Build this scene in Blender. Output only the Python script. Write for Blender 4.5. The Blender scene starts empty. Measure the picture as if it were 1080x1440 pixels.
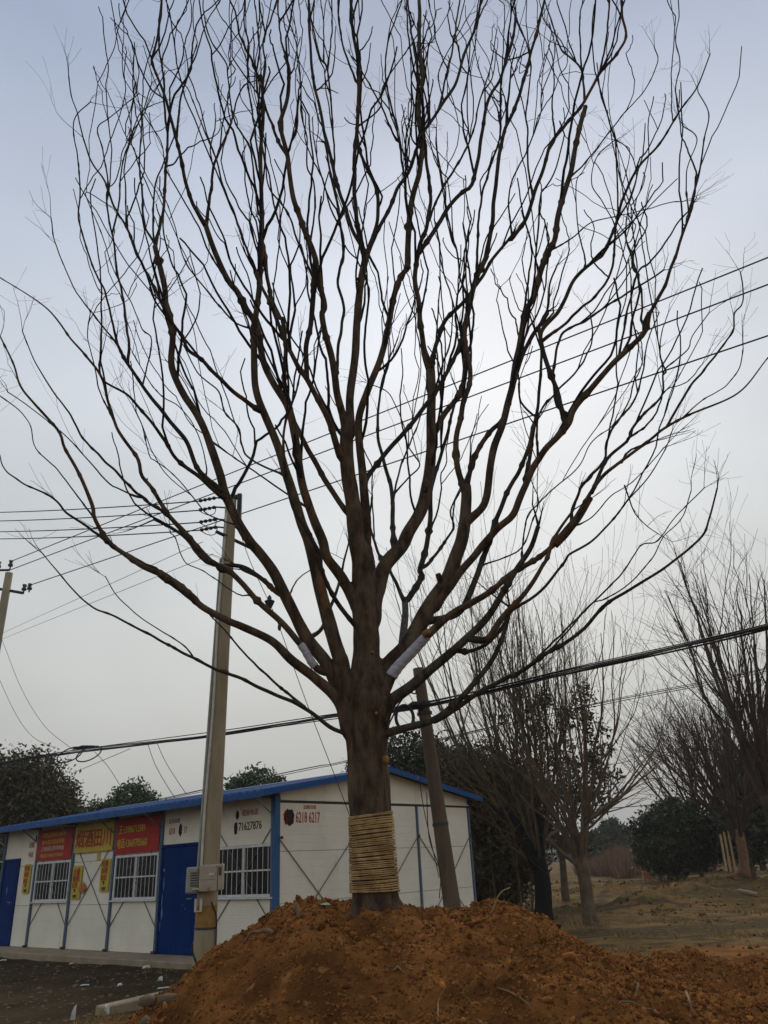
import bpy, math, random
import numpy as np
from mathutils import Vector, noise as mnoise

random.seed(7); rng = np.random.default_rng(7)
SC = bpy.context.scene
COL = SC.collection
R = math.radians

# ------------------------------------------------------------------ camera
FPX, PITCH, ROLL, CZ = 1100.0, R(24.284), R(2.91), 1.52
cam_d = bpy.data.cameras.new('camera'); cam = bpy.data.objects.new('camera', cam_d); COL.objects.link(cam)
cam_d.sensor_fit = 'HORIZONTAL'; cam_d.sensor_width = 36.0; cam_d.lens = 36.0 * FPX / 1080.0
cam_d.clip_start = 0.05; cam_d.clip_end = 6000
from mathutils import Matrix
cam.matrix_world = Matrix.Translation((0, 0, CZ)) @ Matrix.Rotation(R(90) + PITCH, 4, 'X') @ Matrix.Rotation(-ROLL, 4, 'Z')
SC.camera = cam
SC.render.resolution_x, SC.render.resolution_y = 768, 1024

# ------------------------------------------------------------------ sky and sun (hazy overcast)
SUN_EL, SUN_AZ = R(38), R(10)            # azimuth measured from +Y towards +X
W = bpy.data.worlds.new('World'); SC.world = W; W.use_nodes = True
nt = W.node_tree; nt.nodes.clear()
def wn(t, **k):
    n = nt.nodes.new(t)
    for a, b in k.items(): setattr(n, a, b)
    return n
out = wn('ShaderNodeOutputWorld'); bg = wn('ShaderNodeBackground'); bg.inputs['Strength'].default_value = 0.1
sky = wn('ShaderNodeTexSky', sky_type='NISHITA'); sky.sun_disc = False
sky.sun_elevation = SUN_EL; sky.sun_rotation = SUN_AZ; sky.dust_density = 4.0; sky.air_density = 1.0
tc = wn('ShaderNodeTexCoord'); sep = wn('ShaderNodeSeparateXYZ'); nt.links.new(tc.outputs['Generated'], sep.inputs[0])
ramp = wn('ShaderNodeValToRGB'); cr = ramp.color_ramp
stops = [(0.0, (4.4, 4.25, 3.9)), (0.05, (4.6, 4.5, 4.15)), (0.10, (5.2, 5.2, 4.85)), (0.22, (5.9, 6.05, 5.8)), (0.36, (6.15, 6.5, 6.65)), (0.52, (5.8, 6.35, 7.0)),
         (0.66, (4.9, 5.6, 6.75)), (0.80, (2.85, 3.55, 4.95)), (1.0, (2.4, 3.1, 4.6))]
while len(cr.elements) < len(stops): cr.elements.new(0.5)
for e, (p_, c_) in zip(cr.elements, stops):
    e.position = p_; e.color = (c_[0] / 10, c_[1] / 10, c_[2] / 10, 1)
nt.links.new(sep.outputs['Z'], ramp.inputs[0])
mp = wn('ShaderNodeMapping'); mp.inputs['Scale'].default_value = (1.0, 1.0, 2.2)
nz = wn('ShaderNodeTexNoise'); nz.inputs['Scale'].default_value = 2.2; nz.inputs['Detail'].default_value = 3.5; nz.inputs['Roughness'].default_value = 0.5
nt.links.new(tc.outputs['Generated'], mp.inputs[0]); nt.links.new(mp.outputs[0], nz.inputs['Vector'])
mr = wn('ShaderNodeMapRange'); mr.inputs['From Min'].default_value = 0.3; mr.inputs['From Max'].default_value = 0.7
mr.inputs['To Min'].default_value = 8.8; mr.inputs['To Max'].default_value = 11.2
nt.links.new(nz.outputs['Fac'], mr.inputs['Value'])
vm = wn('ShaderNodeVectorMath', operation='SCALE'); nt.links.new(ramp.outputs['Color'], vm.inputs[0]); nt.links.new(mr.outputs[0], vm.inputs['Scale'])
# the veiled sun brightens the cloud around it
sdir = (math.cos(SUN_EL) * math.sin(SUN_AZ), math.cos(SUN_EL) * math.cos(SUN_AZ), math.sin(SUN_EL))
dp = wn('ShaderNodeVectorMath', operation='DOT_PRODUCT'); dp.inputs[1].default_value = sdir; nt.links.new(tc.outputs['Generated'], dp.inputs[0])
mxd = wn('ShaderNodeMath', operation='MAXIMUM'); nt.links.new(dp.outputs['Value'], mxd.inputs[0]); mxd.inputs[1].default_value = 0.0
pw = wn('ShaderNodeMath', operation='POWER'); nt.links.new(mxd.outputs[0], pw.inputs[0]); pw.inputs[1].default_value = 6.0
gl = wn('ShaderNodeVectorMath', operation='SCALE'); gl.inputs[0].default_value = (1.7, 1.62, 1.55); nt.links.new(pw.outputs[0], gl.inputs['Scale'])
ad = wn('ShaderNodeVectorMath', operation='ADD'); nt.links.new(vm.outputs[0], ad.inputs[0]); nt.links.new(gl.outputs[0], ad.inputs[1])
mx = wn('ShaderNodeMix', data_type='RGBA'); mx.inputs['Factor'].default_value = 0.95
nt.links.new(sky.outputs[0], mx.inputs[6]); nt.links.new(ad.outputs[0], mx.inputs[7])
nt.links.new(mx.outputs[2], bg.inputs['Color']); nt.links.new(bg.outputs[0], out.inputs['Surface'])

sun_d = bpy.data.lights.new('sun', 'SUN'); sun_d.energy = 1.5; sun_d.angle = R(25); sun_d.color = (1.0, 0.93, 0.82)
sun = bpy.data.objects.new('sun', sun_d); COL.objects.link(sun)
sun.rotation_euler = Vector(sdir).to_track_quat('Z', 'Y').to_euler()

SC.view_settings.view_transform = 'Standard'; SC.view_settings.look = 'None'
SC.view_settings.exposure = 0.0; SC.view_settings.gamma = 1.0
SC.render.engine = 'CYCLES'
SC.cycles.use_denoising = True
SC.cycles.max_bounces = 6; SC.cycles.volume_bounces = 1
SC.render.film_transparent = False

# ------------------------------------------------------------------ pixel of the photograph -> point at a real distance
_cr, _sr, _cp, _sp = math.cos(ROLL), math.sin(ROLL), math.cos(PITCH), math.sin(PITCH)
def ray(px, py):
    X, Y = px - 540.0, py - 720.0
    a = (_cr * X - _sr * Y) / FPX; u = -(_sr * X + _cr * Y) / FPX
    return np.array([a, _cp - u * _sp, _sp + u * _cp])
def at(px, py, Y):
    d = ray(px, py); return d * (Y / d[1]) + np.array([0, 0, CZ])
def on_ground(px, py, z=0.0):
    d = ray(px, py); return d * ((z - CZ) / d[2]) + np.array([0, 0, CZ])
def to_px(P):
    x, y, z = P[0], P[1], P[2] - CZ; d = y * _cp + z * _sp; u = -y * _sp + z * _cp; a, b = FPX * x / d, -FPX * u / d
    return 540 + _cr * a + _sr * b, 720 - _sr * a + _cr * b
def pxsize(P):            # metres per photograph pixel at a point
    return (P[1] * _cp + (P[2] - CZ) * _sp) / FPX

# ------------------------------------------------------------------ materials
def mat(name, c1, c2=None, rough=0.85, scale=8.0, bump=0.0, bscale=None, metal=0.0, spec=0.3, detail=5.0, contrast=(0.35, 0.65), third=None, island=0.0, stretch=None, bdist=0.02):
    m = bpy.data.materials.new(name); m.use_nodes = True
    t = m.node_tree; N = t.nodes; L = t.links
    b = N['Principled BSDF']; b.inputs['Roughness'].default_value = rough; b.inputs['Metallic'].default_value = metal
    b.inputs['Specular IOR Level'].default_value = spec
    b.inputs['Base Color'].default_value = (*c1, 1)
    tcn = N.new('ShaderNodeTexCoord'); vec = tcn.outputs['Object']
    if stretch:
        mpn = N.new('ShaderNodeMapping'); mpn.inputs['Scale'].default_value = stretch
        L.new(vec, mpn.inputs[0]); vec = mpn.outputs[0]
    last = None
    if c2:
        n = N.new('ShaderNodeTexNoise'); n.inputs['Scale'].default_value = scale; n.inputs['Detail'].default_value = detail; n.inputs['Roughness'].default_value = 0.6
        L.new(vec, n.inputs['Vector'])
        r = N.new('ShaderNodeMapRange'); r.inputs['From Min'].default_value = contrast[0]; r.inputs['From Max'].default_value = contrast[1]
        L.new(n.outputs['Fac'], r.inputs['Value'])
        x = N.new('ShaderNodeMix'); x.data_type = 'RGBA'
        x.inputs[6].default_value = (*c1, 1); x.inputs[7].default_value = (*c2, 1)
        L.new(r.outputs[0], x.inputs['Factor']); last = x.outputs[2]
    if third:                                   # (colour, scale, threshold, softness)
        c3, s3, th, so = third
        n = N.new('ShaderNodeTexNoise'); n.inputs['Scale'].default_value = s3; n.inputs['Detail'].default_value = 4
        L.new(vec, n.inputs['Vector'])
        r = N.new('ShaderNodeMapRange'); r.inputs['From Min'].default_value = th; r.inputs['From Max'].default_value = th + so
        L.new(n.outputs['Fac'], r.inputs['Value'])
        x = N.new('ShaderNodeMix'); x.data_type = 'RGBA'
        if last: L.new(last, x.inputs[6])
        else: x.inputs[6].default_value = (*c1, 1)
        x.inputs[7].default_value = (*c3, 1); L.new(r.outputs[0], x.inputs['Factor']); last = x.outputs[2]
    if island:
        g = N.new('ShaderNodeNewGeometry'); r = N.new('ShaderNodeMapRange')
        r.inputs['To Min'].default_value = 1 - island; r.inputs['To Max'].default_value = 1 + island
        L.new(g.outputs['Random Per Island'], r.inputs['Value'])
        v = N.new('ShaderNodeVectorMath'); v.operation = 'SCALE'
        if last: L.new(last, v.inputs[0])
        else: v.inputs[0].default_value = c1
        L.new(r.outputs[0], v.inputs['Scale']); last = v.outputs[0]
    if last: L.new(last, b.inputs['Base Color'])
    if bump:
        n = N.new('ShaderNodeTexNoise'); n.inputs['Scale'].default_value = bscale or scale * 2; n.inputs['Detail'].default_value = 6; n.inputs['Roughness'].default_value = 0.65
        L.new(vec, n.inputs['Vector'])
        bn = N.new('ShaderNodeBump'); bn.inputs['Strength'].default_value = min(1.0, bump); bn.inputs['Distance'].default_value = bdist
        L.new(n.outputs['Fac'], bn.inputs['Height']); L.new(bn.outputs[0], b.inputs['Normal'])
    return m

M = {}
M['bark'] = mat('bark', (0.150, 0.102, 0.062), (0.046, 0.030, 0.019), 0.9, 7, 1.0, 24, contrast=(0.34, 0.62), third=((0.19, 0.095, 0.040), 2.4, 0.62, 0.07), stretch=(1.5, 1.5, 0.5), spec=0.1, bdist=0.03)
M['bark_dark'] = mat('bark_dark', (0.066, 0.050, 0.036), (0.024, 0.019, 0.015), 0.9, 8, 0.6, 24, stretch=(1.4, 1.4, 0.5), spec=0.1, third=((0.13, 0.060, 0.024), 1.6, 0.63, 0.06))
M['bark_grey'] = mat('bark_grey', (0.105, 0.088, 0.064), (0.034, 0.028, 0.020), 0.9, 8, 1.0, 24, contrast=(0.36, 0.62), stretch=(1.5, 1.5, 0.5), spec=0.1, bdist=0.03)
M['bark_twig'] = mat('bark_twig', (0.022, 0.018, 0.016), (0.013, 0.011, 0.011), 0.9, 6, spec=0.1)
M['bark_back'] = mat('bark_back', (0.17, 0.12, 0.072), (0.085, 0.060, 0.036), 0.9, 3, 0.6, 12)
M['bark_olive'] = mat('bark_olive', (0.15, 0.115, 0.055), (0.07, 0.054, 0.028), 0.9, 3)
M['bark_red'] = mat('bark_red', (0.085, 0.056, 0.042), (0.046, 0.031, 0.024), 0.9, 3)
M['cut_wood'] = mat('cut_wood', (0.34, 0.19, 0.07), (0.20, 0.10, 0.036), 0.85, 20)
M['rope'] = mat('rope', (0.60, 0.405, 0.170), (0.30, 0.180, 0.070), 0.95, 5, 0.8, 90, contrast=(0.38, 0.62), detail=8)
M['wrap_white'] = mat('wrap_white', (0.64, 0.61, 0.65), (0.44, 0.42, 0.45), 0.7, 9, 0.9, 24, stretch=(1, 1, 3), bdist=0.03)
M['wrap_black'] = mat('wrap_black', (0.010, 0.009, 0.009), (0.018, 0.016, 0.016), 0.7, 9, 0.5, 30, spec=0.15)
M['straw_wrap'] = mat('straw_wrap', (0.24, 0.135, 0.065), (0.15, 0.085, 0.045), 0.95, 9, 0.6, 30)
M['bamboo'] = mat('bamboo', (0.40, 0.26, 0.12), (0.30, 0.19, 0.09), 0.7, 6)
M['panel'] = mat('panel', (0.84, 0.785, 0.645), (0.75, 0.695, 0.56), 0.6, 1.6, 0.08, 3, third=((0.55, 0.47, 0.34), 3.0, 0.64, 0.16))
M['blue_post'] = mat('blue_post', (0.075, 0.125, 0.20), (0.12, 0.15, 0.19), 0.55, 7)
M['blue_paint'] = mat('blue_paint', (0.028, 0.105, 0.27), (0.05, 0.125, 0.25), 0.5, 4, third=((0.12, 0.16, 0.24), 9, 0.66, 0.1), spec=0.15)
M['blue_roof'] = mat('blue_roof', (0.012, 0.072, 0.23), (0.022, 0.090, 0.25), 0.5, 3, third=((0.09, 0.14, 0.22), 5, 0.64, 0.12), spec=0.15)
M['door_blue'] = mat('door_blue', (0.0012, 0.022, 0.120), (0.003, 0.030, 0.140), 0.6, 2.0, spec=0.04)
M['scuff'] = mat('scuff', (0.09, 0.19, 0.34), (0.16, 0.27, 0.42), 0.6, 20)
M['steel'] = mat('steel', (0.30, 0.30, 0.29), (0.22, 0.21, 0.20), 0.5, 10, metal=0.4)
M['steel_dark'] = mat('steel_dark', (0.035, 0.035, 0.037), (0.06, 0.055, 0.05), 0.6, 12)
M['rod'] = mat('rod', (0.14, 0.125, 0.11), (0.09, 0.08, 0.07), 0.6, 12)
M['white_frame'] = mat('white_frame', (0.72, 0.72, 0.69), (0.58, 0.57, 0.53), 0.5, 10)
M['pane'] = mat('pane', (0.012, 0.012, 0.011), (0.022, 0.021, 0.019), 0.15, 2, spec=0.12)
M['concrete'] = mat('concrete', (0.36, 0.28, 0.18), (0.26, 0.195, 0.125), 0.9, 3, 0.3, 30)
M['pole_concrete'] = mat('pole_concrete', (0.37, 0.305, 0.19), (0.27, 0.22, 0.135), 0.85, 5, 0.25, 40, stretch=(1, 1, 0.25))
M['pole_wood'] = mat('pole_wood', (0.135, 0.098, 0.062), (0.085, 0.062, 0.040), 0.9, 6, 0.4, 24, stretch=(1, 1, 0.2))
M['rust_band'] = mat('rust_band', (0.36, 0.21, 0.05), (0.25, 0.13, 0.04), 0.85, 9)
M['pvc'] = mat('pvc', (0.62, 0.60, 0.52), (0.5, 0.47, 0.4), 0.5, 9)
M['box_beige'] = mat('box_beige', (0.42, 0.37, 0.28), (0.34, 0.29, 0.21), 0.55, 9, third=((0.20, 0.10, 0.045), 9, 0.64, 0.08))
M['box_grey'] = mat('box_grey', (0.36, 0.35, 0.29), (0.28, 0.27, 0.22), 0.55, 9)
M['cable'] = mat('cable', (0.018, 0.018, 0.019), rough=0.6)
M['wire'] = mat('wire', (0.020, 0.020, 0.022), rough=0.6)
M['red_cloth'] = mat('red_cloth', (0.42, 0.022, 0.016), (0.36, 0.020, 0.016), 0.65, 5)
M['yellow_cloth'] = mat('yellow_cloth', (0.56, 0.42, 0.05), (0.48, 0.36, 0.05), 0.65, 5)
M['print_red'] = mat('print_red', (0.42, 0.025, 0.018), rough=0.7)
M['print_yellow'] = mat('print_yellow', (0.62, 0.45, 0.06), rough=0.7)
M['print_pale'] = mat('print_pale', (0.60, 0.50, 0.42), rough=0.7)
M['print_black'] = mat('print_black', (0.018, 0.016, 0.016), rough=0.7)
M['spray_black'] = mat('spray_black', (0.014, 0.012, 0.014), (0.05, 0.015, 0.015), 0.8, 10)
M['litter'] = mat('litter', (0.70, 0.69, 0.66), (0.55, 0.54, 0.5), 0.7, 8)
M['green_scrap'] = mat('green_scrap', (0.04, 0.25, 0.16), (0.03, 0.16, 0.10), 0.6, 8)
M['dry_wood'] = mat('dry_wood', (0.24, 0.15, 0.075), (0.15, 0.09, 0.045), 0.9, 10, 0.4, 40)
M['root'] = mat('root', (0.30, 0.18, 0.085), (0.16, 0.09, 0.045), 0.9, 10)
M['stone'] = mat('stone', (0.20, 0.145, 0.085), (0.12, 0.082, 0.047), 0.9, 6, 0.4, 30)
M['leaf_dark'] = mat('leaf_dark', (0.060, 0.072, 0.028), (0.034, 0.040, 0.017), 0.6, 0.6, island=0.5)
M['leaf_mid'] = mat('leaf_mid', (0.085, 0.115, 0.042), (0.052, 0.070, 0.028), 0.6, 0.6, island=0.5)
M['leaf_brown'] = mat('leaf_brown', (0.095, 0.080, 0.034), (0.058, 0.050, 0.022), 0.7, 0.8, island=0.5)
M['soil'] = mat('soil', (0.315, 0.128, 0.036), (0.135, 0.054, 0.016), 0.95, 2.4, 0.9, 34, detail=10, contrast=(0.40, 0.60), third=((0.38, 0.180, 0.065), 7.0, 0.62, 0.10), spec=0.02, bdist=0.04)
M['clod'] = mat('clod', (0.320, 0.130, 0.037), (0.155, 0.062, 0.018), 0.95, 6, 0.8, 40, island=0.55, spec=0.02)
M['field_clod'] = mat('field_clod', (0.150, 0.092, 0.036), (0.085, 0.052, 0.022), 0.95, 6, 0.8, 40, island=0.4, spec=0.02)
M['dry_grass'] = mat('dry_grass', (0.32, 0.215, 0.085), (0.17, 0.120, 0.048), 0.9, 0.5, island=0.45)
M['reed'] = mat('reed', (0.25, 0.155, 0.095), (0.16, 0.098, 0.062), 0.9, 0.4, island=0.35)
M['hill'] = mat('hill', (0.050, 0.058, 0.040), (0.075, 0.070, 0.050), 0.95, 0.05, 0.0)

def ground_material():
    m = bpy.data.materials.new('ground'); m.use_nodes = True
    t = m.node_tree; N = t.nodes; L = t.links; b = N['Principled BSDF']
    b.inputs['Roughness'].default_value = 0.95; b.inputs['Specular IOR Level'].default_value = 0.03
    tcn = N.new('ShaderNodeTexCoord'); P = tcn.outputs['Object']
    def nz(s, d=5, vec=P, rough=0.6):
        n = N.new('ShaderNodeTexNoise'); n.inputs['Scale'].default_value = s; n.inputs['Detail'].default_value = d; n.inputs['Roughness'].default_value = rough
        L.new(vec, n.inputs['Vector']); return n.outputs['Fac']
    def rng_(v, a, c):
        r = N.new('ShaderNodeMapRange'); r.inputs['From Min'].default_value = a; r.inputs['From Max'].default_value = c; L.new(v, r.inputs['Value']); return r.outputs[0]
    def mix(f, a, c):
        x = N.new('ShaderNodeMix'); x.data_type = 'RGBA'
        for s, v in ((6, a), (7, c)):
            if isinstance(v, tuple): x.inputs[s].default_value = (*v, 1)
            else: L.new(v, x.inputs[s])
        L.new(f, x.inputs['Factor']); return x.outputs[2]
    sp = N.new('ShaderNodeSeparateXYZ'); L.new(P, sp.inputs[0])
    # trampled grey-brown yard by the house
    yard = mix(rng_(nz(1.1), 0.35, 0.65), (0.040, 0.027, 0.013), (0.068, 0.047, 0.023))
    yard = mix(rng_(nz(14, 3), 0.60, 0.72), yard, (0.13, 0.098, 0.062))
    # dry field: straw, bare ochre soil, dark damp patches
    field = mix(rng_(nz(0.33), 0.38, 0.62), (0.150, 0.084, 0.028), (0.235, 0.142, 0.050))
    mpn = N.new('ShaderNodeMapping'); mpn.inputs['Scale'].default_value = (0.35, 1.0, 1.0); L.new(P, mpn.inputs[0])
    field = mix(rng_(nz(0.30, 4, mpn.outputs[0]), 0.50, 0.58), field, (0.062, 0.042, 0.020))
    field = mix(rng_(nz(0.22, 5, mpn.outputs[0]), 0.60, 0.70), field, (0.28, 0.105, 0.028))
    field = mix(rng_(nz(9, 4), 0.5, 0.7), field, (0.26, 0.170, 0.070))
    field = mix(rng_(nz(1.7, 7), 0.48, 0.58), field, (0.085, 0.060, 0.026))
    field = mix(rng_(nz(38, 3), 0.56, 0.66), field, (0.060, 0.042, 0.020))
    s = N.new('ShaderNodeMath'); s.operation = 'ADD'; L.new(sp.outputs['X'], s.inputs[0])
    nn = N.new('ShaderNodeMath'); nn.operation = 'MULTIPLY'; L.new(nz(0.5), nn.inputs[0]); nn.inputs[1].default_value = 3.0; L.new(nn.outputs[0], s.inputs[1])
    c = mix(rng_(s.outputs[0], 0.0, 3.0), yard, field)
    # red earth spilled from the dig round the mound
    d = N.new('ShaderNodeVectorMath'); d.operation = 'DISTANCE'; mp2 = N.new('ShaderNodeMapping'); mp2.inputs['Scale'].default_value = (0.62, 1, 0); L.new(P, mp2.inputs[0]); L.new(mp2.outputs[0], d.inputs[0])
    d.inputs[1].default_value = (3.9, 9.0, 0)
    e = N.new('ShaderNodeMath'); e.operation = 'ADD'; L.new(d.outputs['Value'], e.inputs[0])
    nn2 = N.new('ShaderNodeMath'); nn2.operation = 'MULTIPLY'; L.new(nz(0.9), nn2.inputs[0]); nn2.inputs[1].default_value = 4.0; L.new(nn2.outputs[0], e.inputs[1])
    red = mix(rng_(nz(2.2, 8), 0.35, 0.65), (0.33, 0.143, 0.037), (0.165, 0.070, 0.019))
    c = mix(rng_(e.outputs[0], 7.4, 8.8), red, c)
    L.new(c, b.inputs['Base Color'])
    bn = N.new('ShaderNodeBump'); bn.inputs['Strength'].default_value = 0.8; bn.inputs['Distance'].default_value = 0.05
    L.new(nz(7, 8, P, 0.7), bn.inputs['Height']); L.new(bn.outputs[0], b.inputs['Normal'])
    return m
M['ground'] = ground_material()

# ------------------------------------------------------------------ mesh helpers
class MB:
    def __init__(s): s.v = []; s.f = []
    def add(s, v, f):
        o = len(s.v); s.v.extend([tuple(map(float, p)) for p in v]); s.f.extend([tuple(i + o for i in q) for q in f]); return s
    def box(s, a, b):
        x0, y0, z0 = a; x1, y1, z1 = b
        return s.add([(x0, y0, z0), (x1, y0, z0), (x1, y1, z0), (x0, y1, z0), (x0, y0, z1), (x1, y0, z1), (x1, y1, z1), (x0, y1, z1)],
                     [(0, 3, 2, 1), (4, 5, 6, 7), (0, 1, 5, 4), (1, 2, 6, 5), (2, 3, 7, 6), (3, 0, 4, 7)])
    def tube(s, pts, rad, n=6, cap=True, flat=None):
        pts = np.asarray(pts, float); k = len(pts); rad = np.broadcast_to(np.asarray(rad, float), (k,))
        t = np.gradient(pts, axis=0); t /= np.linalg.norm(t, axis=1)[:, None] + 1e-12
        ref = np.array([1.0, 0, 0]) if abs(t[0][0]) < 0.9 else np.array([0, 1.0, 0])
        u = np.cross(t[0], ref); u /= np.linalg.norm(u)
        ang = np.arange(n) * 2 * math.pi / n; ca, sa = np.cos(ang), np.sin(ang); V = []
        for i in range(k):
            u = u - t[i] * (u @ t[i]); u /= np.linalg.norm(u) + 1e-12; w = np.cross(t[i], u)
            V.append(pts[i] + rad[i] * (ca[:, None] * u + sa[:, None] * w))
        V = np.concatenate(V); F = []
        for i in range(k - 1):
            for j in range(n):
                a = i * n + j; b = i * n + (j + 1) % n; F.append((a, b, b + n, a + n))
        if cap: F.append(tuple(range(n - 1, -1, -1))); F.append(tuple(range((k - 1) * n, k * n)))
        return s.add(V, F)
    def build(s, name, m, parent=None, smooth=False, bevel=0.0):
        me = bpy.data.meshes.new(name); me.from_pydata(s.v, [], s.f); me.materials.append(M[m] if isinstance(m, str) else m)
        if smooth: me.polygons.foreach_set('use_smooth', [True] * len(me.polygons))
        me.update()
        o = bpy.data.objects.new(name, me); COL.objects.link(o)
        if parent: o.parent = parent
        if bevel:
            bv = o.modifiers.new('bevel', 'BEVEL'); bv.width = bevel; bv.segments = 1; bv.limit_method = 'ANGLE'
        return o
def np_mesh(name, V, F, m, parent=None, smooth=False):      # V (n,3), F (k,3|4) arrays
    me = bpy.data.meshes.new(name); V = np.asarray(V, np.float32); F = np.asarray(F, np.int32); k = F.shape[1]
    me.vertices.add(len(V)); me.vertices.foreach_set('co', V.ravel())
    me.loops.add(F.size); me.loops.foreach_set('vertex_index', F.ravel())
    me.polygons.add(len(F)); me.polygons.foreach_set('loop_start', np.arange(0, F.size, k, dtype=np.int32))
    if smooth: me.polygons.foreach_set('use_smooth', np.ones(len(F), bool))
    me.materials.append(M[m]); me.update(calc_edges=True); me.validate()
    o = bpy.data.objects.new(name, me); COL.objects.link(o)
    if parent: o.parent = parent
    return o
def tag(o, label=None, cat=None, group=None, kind=None):
    if label: o['label'] = label
    if cat: o['category'] = cat
    if group: o['group'] = group
    if kind: o['kind'] = kind
    return o
def empty(name, loc=(0, 0, 0), rz=0.0):
    o = bpy.data.objects.new(name, None); o.location = loc; o.rotation_euler = (0, 0, rz); o.empty_display_size = 0.2
    COL.objects.link(o); return o
def again(src, parent, loc):          # another copy of an alike piece, sharing its mesh
    o = src.copy(); COL.objects.link(o); o.parent = parent; o.location = loc; return o
def spline(P, step):
    P = np.asarray(P, float)
    if len(P) < 3: Q = P
    else:
        Q = [P[0]]; X = np.vstack([2 * P[0] - P[1], P, 2 * P[-1] - P[-2]])
        for i in range(1, len(X) - 2):
            a, b, c, d = X[i - 1], X[i], X[i + 1], X[i + 2]
            n = max(1, int(np.linalg.norm(c[:3] - b[:3]) / step))
            for j in range(1, n + 1):
                t = j / n; Q.append(0.5 * ((2 * b) + (c - a) * t + (2 * a - 5 * b + 4 * c - d) * t * t + (3 * b - a - 3 * c + d) * t ** 3))
        Q = np.array(Q)
    return Q

# ------------------------------------------------------------------ terrain
def sstep(a, b, x):
    t = np.clip((x - a) / (b - a), 0, 1); return t * t * (3 - 2 * t)
def capsule(x, y, a, b, ha, hb, flat, slope):
    ax, ay = a; bx, by = b; dx, dy = bx - ax, by - ay
    t = np.clip(((x - ax) * dx + (y - ay) * dy) / (dx * dx + dy * dy), 0, 1)
    d = np.hypot(x - ax - t * dx, y - ay - t * dy)
    e = np.maximum(0, d - flat)
    return ha + (hb - ha) * t - slope * (np.sqrt(e * e + 0.04) - 0.2)
def fbm(x, y, s, o=4, seed=0.0):
    return mnoise.fractal(Vector((x * s, y * s, seed)), 0.9, 2.1, o)
def mound_base(x, y):
    h = [capsule(x, y, (-0.65, 7.9), (0.40, 7.9), 1.22, 1.12, 0.42, 0.66),
         capsule(x, y, (0.4, 8.1), (2.4, 8.8), 0.90, 0.56, 0.30, 0.50),
         capsule(x, y, (2.2, 8.9), (5.2, 9.6), 0.60, 0.24, 0.3, 0.26),
         capsule(x, y, (0.6, 7.2), (3.0, 7.3), 0.84, 0.30, 0.3, 0.36),
         capsule(x, y, (2.8, 7.2), (5.6, 7.8), 0.34, 0.16, 0.5, 0.14)]
    k = 9.0
    return np.log(sum(np.exp(k * v) for v in h)) / k - 0.03
def mound_z(x, y):
    b = float(mound_base(np.float64(x), np.float64(y)))
    n = 0.15 * fbm(x, y, 0.8, 3, 1.3) + 0.075 * fbm(x, y, 2.7, 3, 5.1) + 0.035 * abs(fbm(x, y, 8.0, 3, 9.7)) + 0.016 * fbm(x, y, 22, 2, 2.2)
    for sc_, am in ((4.5, 0.085), (10.0, 0.058)):
        d1 = mnoise.voronoi(Vector((x * sc_ + 0.6 * n * 9, y * sc_, 1.7)))[0][0]; n += am * (0.45 - d1) * (0.35 + 0.9 * max(0.0, 0.4 + mnoise.noise(Vector((x * 1.3, y * 1.3, 12.0)))))
    return b + n - 0.10 * math.exp(-(((x + 0.22) / 0.45) ** 2 + ((y - 7.55) / 0.5) ** 2))
def ground_z(x, y):
    z = 0.05 * mnoise.noise(Vector((x * 0.35, y * 0.35, 0.3))) + 0.03 * mnoise.noise(Vector((x * 1.3, y * 1.3, 4.0)))
    far = float(sstep(22, 50, y)) * float(sstep(-4, 6, x))
    z += far * (0.30 + 0.25 * mnoise.noise(Vector((x * 0.16, y * 0.16, 8.0))))
    for cx, cy, h, rr in ((9.6, 30, 0.40, 1.7), (7.4, 26.5, 0.38, 1.4), (12.5, 36, 0.3, 1.6), (8.2, 34, 0.35, 1.5)):
        d2 = ((x - cx) ** 2 + ((y - cy) * 1.2) ** 2) / (rr * rr)
        if d2 < 6: z += h * math.exp(-d2 * 1.6) * (1 + 0.9 * mnoise.noise(Vector((x * 2.5, y * 2.5, 2))))
    return z
def axis(lo, hi, step, ext, g=1.35):
    a = list(np.arange(lo, hi + 1e-6, step)); s = step
    while a[-1] < ext: s *= g; a.append(a[-1] + s)
    s = step
    while a[0] > -ext: s *= g; a.insert(0, a[0] - s)
    return np.array(a)
def grid_mesh(name, xs, ys, zf, m):
    V = np.array([(x, y, zf(x, y)) for y in ys for x in xs]); nx, ny = len(xs), len(ys)
    i = np.arange(nx - 1)[None, :] + nx * np.arange(ny - 1)[:, None]; i = i.ravel()
    return np_mesh(name, V, np.stack([i, i + 1, i + 1 + nx, i + nx], 1), m, smooth=True)
g = grid_mesh('ground', axis(-16, 24, 0.30, 2600), axis(2, 48, 0.30, 2600), ground_z, 'ground'); tag(g, kind='structure')
mo = grid_mesh('soil_mound', np.arange(-3.6, 7.4, 0.034), np.arange(3.9, 12.4, 0.034), mound_z, 'soil'); tag(mo, kind='structure')

def hills():
    m = MB(); n = 90
    for (dist, h0, seed, a0, a1) in ((900, 26, 1.0, -75, 75), (1900, 62, 5.0, -80, 80)):
        V = []; F = []
        for i in range(n):
            a = R(a0 + (a1 - a0) * i / (n - 1)); h = h0 * (0.55 + 0.5 * mnoise.fractal(Vector((a * 3.5, seed, 0)), 1, 2, 4))
            h += h0 * 0.10 * mnoise.noise(Vector((a * 60, seed, 3)))
            for (dd, hh) in ((0, -2), (40, h * 0.5), (120, h), (260, h * 0.8), (420, -2)):
                d = dist + dd; V.append((d * math.sin(a), d * math.cos(a), max(-2, hh)))
        for i in range(n - 1):
            for j in range(4): F.append((i * 5 + j, i * 5 + 5 + j, i * 5 + 6 + j, i * 5 + 1 + j))
        m.add(V, F)
    tag(m.build('hills', 'hill', smooth=True), kind='structure')
hills()

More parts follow.
